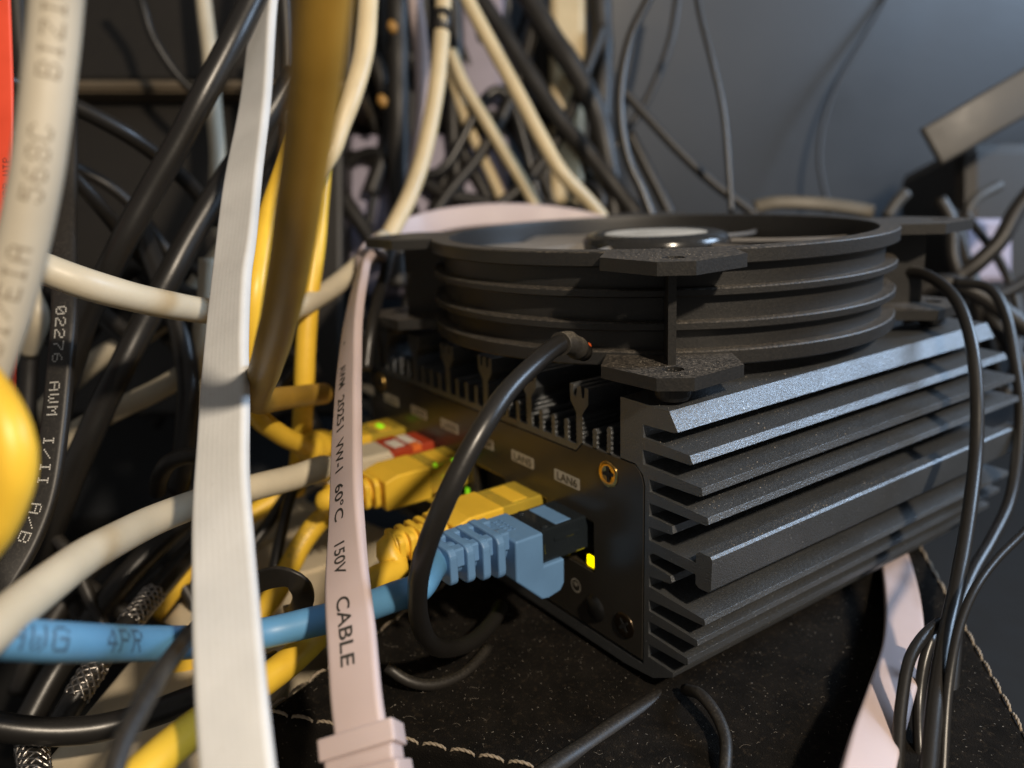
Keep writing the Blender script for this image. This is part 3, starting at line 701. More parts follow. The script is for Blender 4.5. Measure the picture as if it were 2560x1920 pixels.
# moulded strain relief at the lower end
def flat_block(cable, sA, sB, w, t, r=.6):
    P = []; U = []; V = []; T = []
    n = max(2, int(abs(sB - sA) / .6))
    for i in range(n + 1):
        p, tt, u, v = cable.at(sA + (sB - sA) * i / n); P.append(p); U.append(u); V.append(v); T.append(tt)
    mb = MB(); sec = rrect(-w/2, -t/2, w/2, t/2, r, 4); mb.sweep(P, lambda i: sec, frames=(T, U, V)); return mb
s1 = pk.s_at(v=1572, hi=60); s2 = pk.s_at(v=1632, hi=60); s3 = pk.s_at(v=1645, hi=60)
flat_block(pk, s1, s2, 12.4, 6.0).build('strain_relief', 'pink_vinyl', pink, bevel=.25)
flat_block(pk, s2, s3, 11.2, 5.0).build('strain_relief', 'pink_vinyl', pink)
flat_block(pk, s3, 0.5, 13.0, 6.4).build('strain_relief', 'pink_vinyl', pink, bevel=.25)
# grey cable with category print at the upper left
g = empty('ethernet_cable', PT(90, 300, 104), 'thick beige grey cable with blurred 568C print crossing the upper left corner', 'cable')
gc = Cable([(150, -260, 96), (128, -80, 100), (115, 80, 102), (98, 230, 103), (78, 380, 104), (50, 520, 105), (20, 640, 106), (-30, 790, 107), (-80, 930, 108)], 3.05, n=28)
gc.mesh().build('jacket', 'grey_vinyl', g)
gc.text(dot_mesh('ANSI/EIA  568C  BIZIO'), gc.s_at(v=840), 2.7, .98, -1, .15, g, 'ink_brown', tdir=1)
# beige cable crossing the middle
simple_cable('round_cable', 'beige cable passing behind the white flat cable and ending under the fan corner', 'cable',
  [(-140, 500, 130), (-20, 540, 142), (80, 575, 150), (200, 618, 156), (330, 652, 170), (450, 672, 190), (560, 678, 208), (640, 666, 222), (720, 620, 240), (790, 560, 254), (830, 515, 266)], 2.95, 'beige_vinyl')
# yellow near blurred cable
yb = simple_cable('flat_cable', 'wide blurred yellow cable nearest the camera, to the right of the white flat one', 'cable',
  [(720, -260, 72), (702, -60, 78), (685, 120, 84), (665, 300, 92), (645, 440, 100), (628, 560, 110), (605, 680, 124), (575, 790, 146), (556, 850, 170), (562, 868, 185), (600, 862, 200), (650, 856, 214), (700, 850, 226)], 2.85, 'shaded_yellow_vinyl')
simple_cable('round_cable', 'yellow cable hanging vertically behind the blurred one', 'cable',
  [(700, 300, 240), (690, 420, 236), (682, 520, 232), (668, 640, 230), (660, 760, 230), (656, 860, 232), (650, 960, 238), (640, 1060, 250)], 2.85, 'yellow_vinyl')
simple_cable('round_cable', 'thin yellow sliver of cable along the right edge of the white flat one', 'cable',
  [(640, 300, 200), (590, 440, 196), (565, 540, 190), (550, 640, 186), (540, 760, 190), (545, 880, 200), (600, 935, 214), (655, 962, 226), (675, 972, 232)], 2.6, 'yellow_vinyl')
# loose yellow plug at the end
lp = empty('cable_plug', PT(680, 975, 234), 'loose yellow plug boot with flared end, left of the pink cable', 'plug')
mb = MB(); C0 = PT(665, 968, 230); dx = (PT(700, 965, 240) - C0).normalized(); P = [C0 + dx * t for t in (-3, 0, 1.2, 2.4, 3.6, 5.5, 8)]
rr = [3.0, 3.6, 4.6, 3.7, 4.8, 4.2, 5.2]; mb.tube(P, lambda i: rr[i], 18); mb.build('boot', 'yellow_vinyl', lp)
# big yellow loop left
simple_cable('round_cable', 'thick yellow cable bulging in from the left edge', 'cable',
  [(-160, 740, 104), (-80, 790, 102), (-18, 860, 101), (18, 935, 100), (27, 1005, 100), (8, 1085, 101), (-40, 1170, 102), (-140, 1260, 104)], 2.75, 'yellow_vinyl')
# red flat cable far left
rd = empty('flat_cable', PT(5, 500, 150), 'red flat cable with tiny black print at the left edge', 'cable')
rc = Cable([(-15, -200, 190, 0, 0), (-10, 0, 190, 0, 5), (-4, 200, 188, 0, 5), (-2, 400, 186, 0, 5), (2, 600, 184, 0, 5), (2, 800, 182, 0, 0), (-10, 1000, 180, 0, 0)], 1, width=6.6, thick=1.2, step=2)
rc.mesh().build('jacket', 'red_vinyl', rd)
rc.text(dot_mesh('ETL VERIFIED TIA/EIA 568B 24AWG 4PR UTP'.replace('K','')), rc.s_at(v=900), 1.6, 1.0, -1, -1.9, rd, 'ink_dark', tdir=1)

# ================================================================ BLACK CABLES, LEFT
BL = 'black cables tangled at the left'
simple_cable('power_cable', 'thick black power cable running diagonally from the top of the white flat cable down left', 'cable',
  [(620, -160, 212), (545, 0, 208), (495, 100, 205), (440, 205, 203), (385, 310, 203), (330, 405, 203), (275, 505, 203), (230, 595, 205), (190, 680, 208), (160, 770, 212), (130, 880, 216), (110, 1000, 220)], 3.15, 'black_gloss', BL)
simple_cable('power_cable', 'second thick black power cable, parallel to the first, crossing under the beige cable', 'cable',
  [(640, 160, 228), (560, 280, 224), (480, 400, 220), (410, 515, 215), (365, 600, 212), (305, 710, 210), (265, 790, 208), (225, 870, 208), (190, 950, 208), (155, 1030, 210), (120, 1120, 212), (60, 1250, 214)], 3.3, 'black_gloss', BL)
awm = empty('flat_cable', PT(120, 900, 175), 'black flat cable with white dotted AWM print standing upright at the left', 'cable')
ac = Cable([(140, 180, 215, 0, 20), (142, 300, 210, 0, 20), (140, 420, 205, 0, 15), (138, 560, 196, 0, 10), (140, 680, 188, 0, 5), (131, 800, 184, 3, 0), (118, 930, 180, 5, 0), (98, 1060, 176, 12, 0), (62, 1160, 172, 25, 0), (10, 1250, 168, 35, 0), (-60, 1350, 165, 40, 0)], 1, width=5.6, thick=3.0, step=1.4)
ac.mesh().build('jacket', 'black_vinyl', awm)
def s_text(c, t, v0, v1, offset, h, parent, m_):
    vs, fs = dot_mesh(t, .7); w = max(a for a, b in vs); s0 = c.s_at(v=v0); s1 = c.s_at(v=v1)
    c.text(([(a / w, b) for a, b in vs], fs), s0, h, abs(s1 - s0) / h, 1 if s1 > s0 else -1, offset, parent, m_, tdir=-1)
s_text(ac, '02276', 668, 785, -.2, 2.3, awm, 'ink_white'); s_text(ac, 'AWM', 822, 908, -.2, 2.3, awm, 'ink_white'); s_text(ac, 'I/II', 945, 1040, -.2, 2.3, awm, 'ink_white'); s_text(ac, 'A/B', 1090, 1180, -.2, 2.3, awm, 'ink_white')
blk = [
 ('power_cable', 'black cable arching from the left edge behind the printed grey cable', [(-80, 130, 200), (0, 168, 205), (60, 190, 210), (150, 225, 216), (225, 262, 222), (290, 300, 228), (350, 345, 236), (420, 410, 250), (470, 480, 262)], 2.3, 'black_gloss'),
 ('power_cable', 'lower black cable arching from the left edge, under the upper arch', [(-80, 245, 190), (0, 280, 196), (45, 305, 200), (100, 340, 206), (160, 385, 214), (220, 450, 222), (290, 540, 236), (350, 600, 250)], 2.0, 'black_gloss'),
 ('power_cable', 'thin black cable under the arches, crossing the diagonal one', [(120, 340, 240), (180, 370, 246), (240, 405, 250), (300, 460, 256), (360, 540, 262), (420, 620, 268)], 1.7, 'black_vinyl'),
 ('power_cable', 'black cable dropping between the beige cable and a dark loop near the white cable', [(300, 480, 236), (330, 560, 232), (362, 640, 228), (385, 700, 226), (402, 780, 224), (408, 850, 222), (402, 930, 222), (395, 1000, 222), (385, 1060, 224)], 2.9, 'black_gloss'),
 ('power_cable', 'dark loop lying over the beige cable left of the white one', [(440, 990, 200), (405, 985, 196), (365, 1000, 196), (345, 1030, 200), (340, 1060, 210)], 2.0, 'black_vinyl'),
 ('power_cable', 'black cable beside the red one at the left edge', [(60, 640, 236), (66, 720, 232), (62, 820, 232), (60, 900, 232), (75, 1000, 232), (60, 1100, 232)], 2.4, 'black_vinyl'),
 ('power_cable', 'dark cable at the very top left between red and grey cables', [(30, -100, 240), (40, 60, 240), (55, 200, 240), (60, 400, 240), (50, 600, 244)], 3.0, 'dark_box'),
 ('power_cable', 'dark clear jacketed cable below the beige one, upper of the diagonal pair', [(470, 1060, 232), (400, 1120, 226), (330, 1185, 220), (260, 1260, 214), (190, 1350, 208), (120, 1450, 200), (60, 1560, 194)], 3.2, 'black_gloss'),
 ('power_cable', 'dark cable just above the diagonal clear one, deep in the lower left', [(420, 1060, 250), (330, 1110, 246), (240, 1180, 240), (160, 1270, 236), (90, 1380, 230), (40, 1500, 226)], 3.0, 'black_vinyl'),
 ('power_cable', 'broad black cable curving across the bottom left over the cream strip', [(-60, 1560, 150), (60, 1578, 154), (150, 1580, 157), (230, 1570, 160), (320, 1545, 163), (420, 1508, 166), (520, 1470, 170), (600, 1430, 176)], 2.6, 'black_gloss'),
 ('power_cable', 'slim dark cord slanting down in front of the blue cable', [(480, 1280, 172), (430, 1348, 146), (400, 1384, 132), (375, 1415, 122), (335, 1475, 110), (295, 1545, 104), (262, 1610, 100), (235, 1700, 96), (200, 1820, 92)], 1.35, 'black_vinyl'),
 ('power_cable', 'thin black cable dropping between yellow cables right of the white one', [(640, 1040, 232), (622, 1090, 226), (608, 1150, 222), (594, 1220, 218), (586, 1290, 215)], 1.5, 'black_gloss'),
 ('power_cable', 'black cable rising from the white flat cable towards the yellow plugs', [(530, 1200, 226), (580, 1130, 230), (630, 1060, 238), (680, 1010, 250), (730, 960, 262)], 1.8, 'black_gloss'),
 ('power_cable', 'black cable hanging left of the yellow vertical one', [(610, -60, 250), (622, 120, 252), (620, 300, 256), (612, 460, 262), (600, 600, 268), (610, 740, 268), (620, 860, 262)], 2.4, 'black_vinyl'),
 ('power_cable', 'black cable along the pink one just below the fan corner', [(850, 520, 262), (832, 590, 252), (815, 650, 244), (800, 720, 238), (790, 800, 236)], 1.7, 'black_gloss'),
]
for nme, lab, pts, R, m_ in blk: simple_cable(nme, lab, 'cable', pts, R, m_, BL)
simple_cable('power_cable', 'blurred dark cable hanging in the upper left gap before the dark box', 'cable', [(250, -80, 290), (300, -10, 290), (330, 80, 292), (390, 170, 296), (470, 240, 300)], 1.6, 'black_gloss', BL)
simple_cable('power_cable', 'dark cable right of the white flat one near the top', 'cable', [(600, -80, 262), (618, 60, 262), (640, 180, 264), (600, 330, 268), (540, 420, 270)], 1.8, 'black_gloss', BL)
# velcro tie loop
vt = Cable([(520, 1275, 178, 80, 20), (570, 1252, 172, 85, 25), (615, 1246, 168, 90, 25), (645, 1262, 168, 120, 25), (655, 1292, 172, 170, 25), (642, 1322, 178, 210, 25), (620, 1330, 184, 240, 25)], 1, width=4.6, thick=1.0, step=.8)
o = vt.mesh().build('cable_tie', 'black_vinyl'); tag(o, 'black fabric cable tie loop resting on the blue cable', 'cable tie')
# clear jacket cable with metal braid
br = empty('braided_cable', PT(250, 1380, 186), 'dark cable with silver metal braid showing through, under the blue cable', 'cable')
brc = Cable([(450, 1150, 224), (390, 1215, 214), (335, 1280, 204), (285, 1340, 195), (235, 1400, 188), (190, 1465, 182), (150, 1530, 178), (100, 1620, 176), (60, 1700, 174)], 2.6, step=1.0, n=20)
brc.mesh().build('jacket', 'black_gloss', br)
def braid(c, sA, sB, R, parent):
    mb = MB(); L = sB - sA
    for hand in (1, -1):
        for k in range(7):
            Q = []; n = int(L / .35)
            for i in range(n + 1):
                s_ = sA + L * i / n; P, T, U, V = c.at(s_); a = hand * s_ * .55 + k * 2*math.pi/7; rr_ = R + .12 * math.sin(s_ * 3.85 + k + (0 if hand > 0 else math.pi))
                Q.append(P + (U*math.cos(a) + V*math.sin(a)) * rr_)
            mb.tube(Q, .34, 5)
    return mb.build('metal_braid', 'braid', parent)
braid(brc, brc.s_at(v=1278), brc.s_at(v=1350), 2.55, br); braid(brc, brc.s_at(v=1440), brc.s_at(v=1512), 2.55, br)
b2 = empty('braided_cable', PT(75, 1640, 150), 'frayed silver braid end poking out at the bottom left corner', 'cable')
b2c = Cable([(60, 1590, 160), (72, 1640, 156), (80, 1720, 150)], 2.6, step=1); b2c.mesh().build('jacket', 'black_gloss', b2)
braid(b2c, 2.5, b2c.s[-1] - .5, 2.6, b2)
# beige cables deep at left
simple_cable('round_cable', 'beige printed cable passing under the black power cables at the left', 'cable',
  [(470, 740, 240), (420, 792, 236), (350, 838, 232), (280, 872, 230), (200, 912, 228), (120, 965, 228), (50, 1040, 230), (-40, 1140, 234)], 3.0, 'beige_vinyl')
simple_cable('round_cable', 'shadowed beige cable deep behind the crossing black power cables', 'cable',
  [(500, 520, 262), (440, 600, 262), (380, 670, 262), (300, 730, 262), (220, 770, 264), (140, 840, 266), (80, 900, 268), (-20, 980, 270)], 3.2, 'beige_vinyl')
simple_cable('round_cable', 'beige cable standing behind the left edge of the white flat one', 'cable',
  [(452, 560, 226), (446, 660, 226), (432, 740, 228), (424, 800, 230), (440, 880, 236)], 2.7, 'beige_vinyl')
simple_cable('round_cable', 'beige cable stub seen between red and black cables under the grey printed one', 'cable',
  [(30, 560, 226), (68, 640, 224), (84, 690, 224), (60, 760, 230)], 2.6, 'beige_vinyl')
# cream power strip
strip = empty('power_strip', PZ(450, 1300, -30), 'cream plastic power strip lying beneath the yellow and blue cables', 'power strip')
A = PZ(40, 1700, -7); B = PZ(590, 1050, -7); C_ = PZ(870, 1150, -7); D_ = PZ(400, 1740, -7)
def strip_poly(P, Q, w, h0, h1): pass
mb = MB(); mb.prism([(A.x, A.y), (B.x, B.y), (C_.x, C_.y), (D_.x, D_.y)], -40, -7, lambda x, y, t: (x, y, t)); mb.build('body', 'cream_plastic', strip, bevel=2.5, seg=4)
mb = MB(); m1 = (A + D_) / 2; m2 = (B + C_) / 2; ax = (m2 - m1).normalized(); sdv = Vector((0, 0, 1)).cross(ax)
for k in range(3):
    c0 = m1 + ax * (55 + 45 * k); 
    mbs = MB(); mbs.lathe([(13, -7.2), (13, -6.0), (14.6, -6.0), (14.6, -7.2)], 40, closed=True); mbs.v = [v + Vector((c0.x, c0.y, 0)) for v in mbs.v]; mbs.build('socket_rim', 'cream_plastic', strip)

# ================================================================ BACKGROUND CLUTTER
bx = empty('storage_box', PT(350, 200, 330), 'dark box with a brown rim behind the cables at the upper left', 'box')
def facing_box(u0, v0, u1, v1, d, thick, name, material, parent=None, yaw=0, bevel=2):
    P00 = PT(u0, v0, d); P10 = PT(u1, v0, d); P01 = PT(u0, v1, d); P11 = PT(u1, v1, d); n = FW * thick + RT * yaw
    mb = MB(); vs = [P00, P10, P11, P01] + [p + n for p in (P00, P10, P11, P01)]
    mb.add(vs, [(0,1,2,3),(7,6,5,4),(0,4,5,1),(1,5,6,2),(2,6,7,3),(3,7,4,0)]); return mb.build(name, material, parent, bevel=bevel)
facing_box(-300, -300, 760, 175, 330, 60, 'upper_body', 'dark_box', bx)
facing_box(-280, 200, 740, 900, 336, 50, 'lower_body', 'dark_box', bx)
facing_box(-310, 170, 770, 192, 322, 60, 'rim', 'rim_brown', bx, bevel=2.5)
facing_box(-310, 193, 770, 200, 324, 60, 'rim', 'rim_brown', bx, bevel=1)
lv = facing_box(700, 285, 1100, 640, 356, 16, 'plastic_case', 'lavender_plastic', None, bevel=4); tag(lv, 'lavender grey plastic case glimpsed between black cables behind the fan', 'case')
lv = facing_box(985, -60, 1090, 240, 358, 14, 'plastic_case', 'lavender_plastic', None, bevel=4); tag(lv, 'narrow lavender grey case at the top behind the cream cables', 'case')
tb = facing_box(1188, -200, 1266, 440, 358, 8, 'cable_duct', 'cream_vinyl', None, bevel=3); tag(tb, 'upright cream duct seen through the black cables', 'cable duct')
CR = 'cream and beige cables hanging behind the fan'
for lab, pts, R, m_ in [
 ('cream cable curving down from the top beside the blurred yellow one', [(800, -150, 238), (796, -20, 236), (786, 110, 232), (762, 200, 228), (735, 270, 226), (708, 335, 224), (650, 400, 222), (600, 440, 220), (560, 490, 218), (520, 560, 216)], 2.9, 'cream_vinyl'),
 ('cream cable hanging to the left fan corner, dark tie near its top', [(962, -120, 300), (958, -10, 298), (952, 100, 295), (940, 210, 292), (916, 330, 288), (886, 420, 282), (845, 500, 276), (820, 545, 272)], 2.9, 'cream_vinyl'),
 ('longest cream cable slanting down right behind the fan', [(960, -120, 320), (1005, -10, 320), (1060, 95, 320), (1120, 205, 320), (1170, 300, 320), (1215, 375, 320), (1275, 440, 325), (1340, 520, 330)], 2.8, 'cream_vinyl'),
 ('middle cream cable slanting behind the fan', [(975, 110, 345), (1000, 180, 345), (1045, 255, 345), (1090, 330, 345), (1130, 395, 345), (1170, 470, 345)], 2.5, 'cream_vinyl'),
 ('shortest cream cable slanting behind the fan', [(965, 120, 350), (985, 195, 350), (1010, 270, 350), (1045, 345, 350), (1075, 410, 350), (1100, 480, 350)], 2.3, 'cream_vinyl'),
 ('pinkish flat looking cable hanging left of the cream one', [(885, -100, 330), (896, 0, 330), (910, 110, 330), (912, 220, 330), (905, 300, 330), (890, 400, 330)], 3.0, 'pink_vinyl'),
 ('beige cable at the top left between two dark power cables', [(430, -100, 300), (442, 20, 298), (455, 130, 296), (462, 230, 294), (470, 330, 292), (470, 430, 290), (480, 520, 290)], 2.7, 'beige_vinyl')]:
    simple_cable('hanging_cable', lab, 'cable', pts, R, m_, CR)
mb = MB(); P = [PT(957, 26, 297.5), PT(955, 48, 297), PT(952, 72, 296)]; mb.tube(P, 3.35, 16); o = mb.build('cable_tie', 'black_vinyl'); tag(o, 'dark band wrapped round a cream hanging cable near the top', 'cable tie')
BB = 'black cables hanging behind the fan'
bb = [
 ('black cable bundle strand left of the pinkish cable', [(858, -80, 340), (860, 150, 340), (862, 330, 340), (866, 480, 340), (860, 620, 340)], 4.6),
 ('black strand right of the cream cable that wears a tie', [(975, -80, 350), (985, 100, 352), (978, 260, 352), (990, 420, 354), (1010, 560, 354)], 3.2),
 ('black cable sloping from the top centre to the duct', [(1010, -40, 352), (1080, 60, 350), (1150, 170, 348), (1210, 260, 346), (1270, 330, 344), (1340, 420, 342), (1400, 500, 340)], 3.6),
 ('black cable crossing over the cream duct high up', [(1110, -60, 350), (1180, 60, 348), (1240, 150, 346), (1290, 250, 346), (1320, 400, 346), (1330, 540, 346)], 4.6),
 ('black cable crossing the duct lower, from right to left', [(1300, 60, 356), (1260, 170, 354), (1225, 260, 352), (1180, 340, 350), (1120, 410, 348), (1050, 460, 346), (980, 500, 344)], 2.6),
 ('vertical dark strand beside the right edge of the duct', [(1290, -80, 362), (1300, 100, 362), (1298, 250, 362), (1290, 400, 362), (1300, 540, 362)], 5.0),
 ('vertical dark strand crossing the top of the lavender case', [(1010, 80, 362), (1040, 160, 362), (1100, 260, 362), (1180, 400, 362), (1220, 520, 362)], 3.4),
 ('dark strand sagging across the lavender case', [(700, 350, 356), (790, 340, 354), (880, 370, 352), (960, 420, 350), (1050, 440, 350), (1150, 500, 350)], 3.0),
 ('dark strand falling steeply in front of the lavender case', [(960, 250, 358), (1000, 330, 356), (1050, 420, 356), (1100, 500, 356)], 3.0),
 ('dark strand from the upper left down to the fan corner', [(620, 280, 346), (700, 370, 344), (770, 470, 342), (830, 560, 340)], 3.4),
 ('dark strand rising behind the pink arch', [(880, 560, 344), (960, 430, 346), (1040, 330, 348), (1110, 200, 350), (1150, 60, 352), (1160, -60, 352)], 2.6),
 ('thick dark strand behind the blurred yellow cable', [(700, -60, 350), (760, 60, 350), (820, 160, 350), (840, 290, 352), (800, 420, 350)], 3.6),
 ('dark strand in the gap left of the pinkish cable', [(820, -60, 360), (835, 120, 360), (850, 300, 360), (880, 480, 360)], 4.0),
 ('black strand behind the long cream cable', [(1050, -60, 365), (1090, 100, 365), (1150, 250, 365), (1190, 420, 365), (1230, 560, 365)], 5.5),
 ('black strand tight against the duct on its left', [(1140, -60, 368), (1170, 100, 368), (1178, 250, 368), (1170, 420, 368)], 4.5),
 ('curly dark cable end low behind the fan hub', [(1230, 420, 340), (1270, 400, 338), (1300, 430, 336), (1285, 470, 336), (1240, 470, 338)], 2.0),
]
for lab, pts, R in bb: simple_cable('hanging_cable', lab, 'cable', pts, R, 'black_vinyl', BB, wob=.03)
# small amber pieces
for u, v, lab in ((848, 58, 'upper small amber clip hanging among the dark cables'), (826, 218, 'lower small amber clip hanging among the dark cables')):
    mb = MB(); P = [PT(u - 5, v - 12, 326), PT(u, v, 326), PT(u + 4, v + 14, 326)]; mb.tube(P, lambda i: (1.2, 2.3, 1.0)[i], 10); o = mb.build('cable_clip', 'amber'); tag(o, lab, 'clip', 'amber clips')
# wires in front of the bare wall
TW = 'thin dark wires in front of the wall'
for lab, pts, R, m_ in [
 ('grey wire bowing left in front of the wall', [(1440, -80, 300), (1400, 0, 300), (1362, 80, 300), (1342, 170, 300), (1340, 260, 300), (1358, 350, 300), (1385, 410, 300), (1420, 500, 300)], 1.75, 'black_gloss'),
 ('thin wire falling nearly straight right of the bowed one', [(1495, -80, 305), (1512, 30, 305), (1540, 140, 305), (1562, 240, 305), (1572, 340, 305), (1580, 460, 305)], 1.1, 'black_gloss'),
 ('dark wire slanting right from the bowed one to the fan', [(1340, 190, 330), (1400, 255, 330), (1470, 330, 330), (1540, 395, 330), (1620, 455, 330), (1700, 520, 330)], 1.9, 'black_vinyl'),
 ('faint dark wire crossing the bowed one from the top right', [(1470, -60, 345), (1450, 80, 345), (1410, 190, 345), (1370, 260, 345), (1320, 330, 345)], 1.6, 'black_vinyl'),
 ('short dark wire beneath the slanting one', [(1360, 290, 335), (1400, 370, 335), (1440, 450, 335), (1480, 540, 335)], 2.6, 'black_vinyl'),
 ('hardly visible wire on the wall right of centre', [(2000, -160, 402), (1890, 40, 402), (1800, 200, 402), (1770, 330, 400), (1790, 450, 396), (1830, 600, 390)], 1.1, 'black_vinyl')]:
    simple_cable('thin_wire', lab, 'wire', pts, R, m_, TW)
# right hand clutter
st = Cable([(2010, 318, 300, 60, 0), (2060, 290, 298, 62, 0), (2130, 248, 296, 62, 0), (2230, 190, 294, 60, 0), (2320, 130, 292, 60, 0)], 1, width=15, thick=3)
o = st.mesh().build('flat_strap', 'dim_lit_grey_beige'); tag(o, 'blurred beige flat strap slanting up at the right edge', 'strap')
sb = Cable([(1630, 448, 330, 88, 0), (1680, 438, 328, 88, 0), (1760, 440, 326, 90, 0), (1830, 448, 326, 92, 0), (1885, 458, 326, 92, 0)], 1, width=5, thick=3)
o = sb.mesh().build('flat_strap', 'dim_lit_beige'); tag(o, 'beige bar lying level behind the right rim of the fan', 'strap')
for lab, pts, R, m_ in [
 ('short stub of beige cable left of the right fan corner', [(1915, 470, 320), (1935, 440, 320), (1958, 415, 320)], 2.2, 'dim_lit_grey_beige'),
 ('thin beige cable stub above the right fan corner', [(2068, 520, 320), (2085, 470, 320), (2108, 430, 320), (2160, 400, 322)], 2.0, 'dim_lit_grey_beige')]:
    simple_cable('round_cable', lab, 'cable', pts, R, m_)
db = facing_box(2080, 300, 2500, 760, 345, 60, 'adapter_block', 'dark_box', None, bevel=6); tag(db, 'dark adapter block in shadow at the right edge behind the fan', 'adapter')
lw = facing_box(2060, 470, 2190, 610, 338, 5, 'plastic_case', 'lavender_plastic', None, bevel=3); tag(lw, 'lavender grey patch of plastic beyond the right fan corner', 'case')
for lab, pts, R in [
 ('black cable curling over the lavender patch at the right', [(2040, 640, 300), (2070, 600, 300), (2110, 570, 298), (2160, 520, 296), (2200, 450, 296), (2260, 380, 296)], 3.0),
 ('second black cable around the lavender patch at the right', [(2030, 430, 304), (2055, 480, 302), (2060, 560, 300), (2090, 620, 300), (2150, 640, 300), (2230, 600, 300)], 2.4),
 ('black cable draped behind the far end of the router', [(1960, 640, 290), (2040, 610, 285), (2120, 640, 282), (2230, 720, 280)], 3.0)]:
    simple_cable('power_cable', lab, 'cable', pts, R, 'black_vinyl', 'black cables at the right edge')
RG = 'black cables looping down in front of the router fins'
for lab, pts, R, m_ in [
 ('black cable arching off the fan and down across the right end of the fins', [(1900, 600, 232), (1975, 588, 224), (2030, 612, 216), (2072, 660, 208), (2098, 740, 200), (2110, 850, 194), (2108, 980, 188), (2092, 1120, 178), (2068, 1260, 168), (2042, 1380, 158), (2022, 1500, 150), (2008, 1640, 142), (1995, 1800, 134)], 1.5, 'black_gloss'),
 ('outer black cable arching past the far end of the fins', [(2060, 610, 250), (2135, 622, 244), (2172, 680, 238), (2192, 780, 232), (2204, 880, 226), (2196, 1000, 220), (2178, 1090, 214), (2140, 1170, 206), (2100, 1240, 198), (2070, 1320, 190), (2060, 1420, 182), (2050, 1560, 174), (2045, 1700, 168)], 1.5, 'black_gloss'),
 ('thin brown black wire coming in from the right edge to join the others', [(2300, 1060, 176), (2212, 1150, 170), (2150, 1212, 165), (2105, 1275, 160), (2075, 1345, 156), (2058, 1420, 152), (2045, 1520, 148), (2035, 1700, 142)], .85, 'black_gloss'),
 ('black cable loop in front of the pink cable at the bottom right', [(2030, 1345, 164), (1995, 1375, 160), (1965, 1425, 156), (1950, 1500, 152), (1942, 1580, 148), (1938, 1700, 142)], 1.1, 'black_gloss'),
 ('inner black cable of the loop at the bottom right', [(2015, 1370, 168), (1996, 1430, 166), (1985, 1510, 164), (1985, 1600, 160), (1995, 1720, 156)], 1.05, 'black_gloss'),
 ('dusty black cable lying on the felt below the near corner of the router', [(1060, 1760, 150), (1190, 1665, 158), (1260, 1618, 164), (1330, 1570, 170), (1400, 1524, 177), (1470, 1484, 186), (1540, 1440, 197), (1620, 1390, 212)], 2.1, 'black_vinyl'),
 ('short dusty cable curving down from the one on the felt', [(1480, 1490, 176), (1512, 1500, 170), (1545, 1540, 165), (1566, 1590, 160), (1568, 1640, 155), (1560, 1720, 150)], 1.2, 'black_vinyl'),
 ('black tube standing in for the shadow beside the short dusty cable', [(1470, 1510, 180), (1482, 1560, 174), (1484, 1620, 168), (1470, 1720, 160)], 2.3, 'groove_black'),  # shadow on the felt, modelled as a black tube
 ('dark cable curled on the felt behind the pink cable', [(835, 1440, 180), (880, 1470, 180), (930, 1480, 182), (985, 1465, 186), (1020, 1440, 190), (1055, 1400, 196)], 1.25, 'black_vinyl')]:
    simple_cable('power_cable', lab, 'cable', pts, R, m_, RG, n=20)

# ================================================================ LINT ON THE FELT AND FINS
mb = MB(); rnd = random.Random(3)
ref = [Vector((*q, 0)) for q in FELT]
def infelt(x, y):
    s = 0
    for i in range(4):
        a = ref[i]; b = ref[(i+1) % 4]; c = (b.x-a.x)*(y-a.y) - (b.y-a.y)*(x-a.x)
        if c < 0: return False
    return True
n = 0
while n < 260:
    x = rnd.uniform(-60, 75); y = rnd.uniform(-68, 90)
    if not infelt(x, y) or (y > -2 and x < 16): continue
    n += 1; a = rnd.uniform(0, 6.28); L = rnd.expovariate(1/.7) + .2; c = rnd.uniform(-.5, .5); P = []
    for k in range(5):
        t = k / 4 * L; P.append(Vector((x + math.cos(a + c*k*.5)*t, y + math.sin(a + c*k*.5)*t, -3.93 + .12*math.sin(k))))
    mb.tube(P, rnd.uniform(.012, .03), 4)
for k in range(260):
    x = rnd.uniform(-60, 75); y = rnd.uniform(-68, 90)
    if not infelt(x, y): continue
    r = rnd.uniform(.05, .13); z = -3.9; mb.add([(x-r, y, z), (x, y-r, z), (x+r, y, z), (x, y+r, z), (x, y, z+r)], [(0,1,4), (1,2,4), (2,3,4), (3,0,4), (3,2,1,0)])
o = mb.build('lint', 'lint'); tag(o, 'pale dust specks and fibres scattered over the black felt', 'dust', kind='stuff')

# dense dark tangle in the gaps
rc2 = random.Random(11)
def tangle(n, x0, x1, y0, y1, d0, d1, rmin, rmax, label, group, mats, steep=1.0):
    for k in range(n):
        u = rc2.uniform(x0, x1); v = y0 - 60; du = rc2.uniform(-1, 1) * (x1 - x0) * .55; d = rc2.uniform(d0, d1); pts = []
        bend = rc2.uniform(-170, 170); ph = rc2.uniform(0, 3)
        for i in range(7):
            t = i / 6; pts.append((u + du * t + bend * math.sin(t * 3.14 + ph), y0 - 60 + (y1 - y0 + 120) * t, d + 10 * math.sin(t * 4 + ph)))
        if rc2.random() > steep: pts = [(x0 - 60 + (x1 - x0 + 120) * i / 6, v_, pts[i][2]) for i, v_ in enumerate([y0 + (y1-y0)*rc2.random()*.5 + 60*i*rc2.uniform(.2, 1) for _ in range(1) for i in range(7)])]
        simple_cable('power_cable', label, 'cable', pts, rc2.uniform(rmin, rmax), rc2.choice(mats), group, wob=.02, step=3, n=12)
tangle(22, 560, 1330, 0, 860, 350, 374, 1.3, 2.8, 'thin dark cable in the dense tangle behind the fan', 'dark tangle behind the fan', ['black_vinyl', 'black_gloss'], .85)
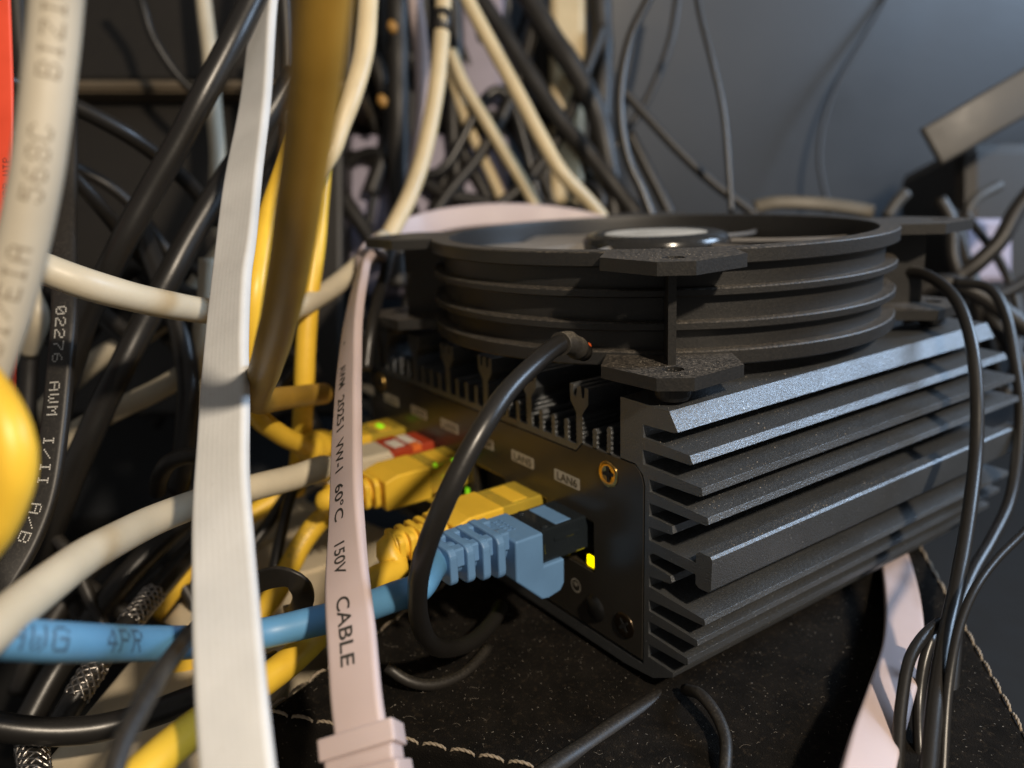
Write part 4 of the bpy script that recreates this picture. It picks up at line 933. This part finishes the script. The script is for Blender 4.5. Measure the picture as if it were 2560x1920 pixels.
tangle(9, -40, 620, 420, 900, 255, 300, 1.6, 3.2, 'dark cable deep in the tangle behind the left cables', 'dark tangle at the left', ['black_vinyl', 'black_gloss'], 0)
tangle(6, -60, 560, 1100, 1500, 215, 240, 1.6, 3.0, 'dark cable deep in the lower left tangle', 'dark tangle at the lower left', ['black_vinyl', 'black_gloss'], 0)
tangle(3, 2040, 2260, 520, 800, 300, 325, 1.5, 3.2, 'dark blurred cable in the tangle at the right edge', 'dark tangle at the right edge', ['black_vinyl'], .8)
# dust grains on the router fins and on the fan
rnd = random.Random(5)
def grain(mb, x, y, z, r):
    a = rnd.uniform(0, 3); c, s_ = r * math.cos(a), r * math.sin(a)
    mb.add([(x - c, y - s_, z), (x + s_*.7, y - c*.7, z), (x + c, y + s_, z), (x - s_*.7, y + c*.7, z), (x, y, z + r * .8)], [(0, 1, 4), (1, 2, 4), (2, 3, 4), (3, 0, 4)])
mb = MB()
tops = [(59.4, -7, 6), (52.2, 1, 11.5), (46.42, 3, 14.5), (41.0, 3, 16), (30.45, 5, 13), (33.12, 15, 17.4), (19.6, 3, 16), (14.05, 3, 14.5), (8.7, 3, 12)]
for z, xa, xb in tops:
    for k in range(300):
        x = rnd.uniform(xa, xb); y = min(117, .6 + abs(rnd.gauss(0, 45)))
        zz = z if z in (59.4, 33.12) else z - .03 * (x - 1) * (.3 if z > 40 else .9)
        grain(mb, x, y, zz + .02, .035 + rnd.expovariate(1 / .035))
mb.build('dust', 'lint', router)['kind'] = 'stuff'
mb = MB()
for k in range(700):
    a = rnd.uniform(-2.2, .7); z, r0, r1 = rnd.choice([(0, 57, 61.2), (-8, 58.6, 61), (-15, 58.6, 61), (-21.2, 58.6, 61.2)])
    r = rnd.uniform(r0, r1); grain(mb, r * math.cos(a), r * math.sin(a), z + .01, rnd.uniform(.04, .12))
for k in range(260):
    x = rnd.uniform(42, 59); y = -rnd.uniform(42, 59); z = rnd.choice([-.01, -21.89, -21.89])
    if x - y > 112 or math.hypot(x, y) < 62: continue
    grain(mb, x, y, z + .01, rnd.uniform(.04, .14))
dd = fpart(mb, 'dust', 'lint'); dd['kind'] = 'stuff'
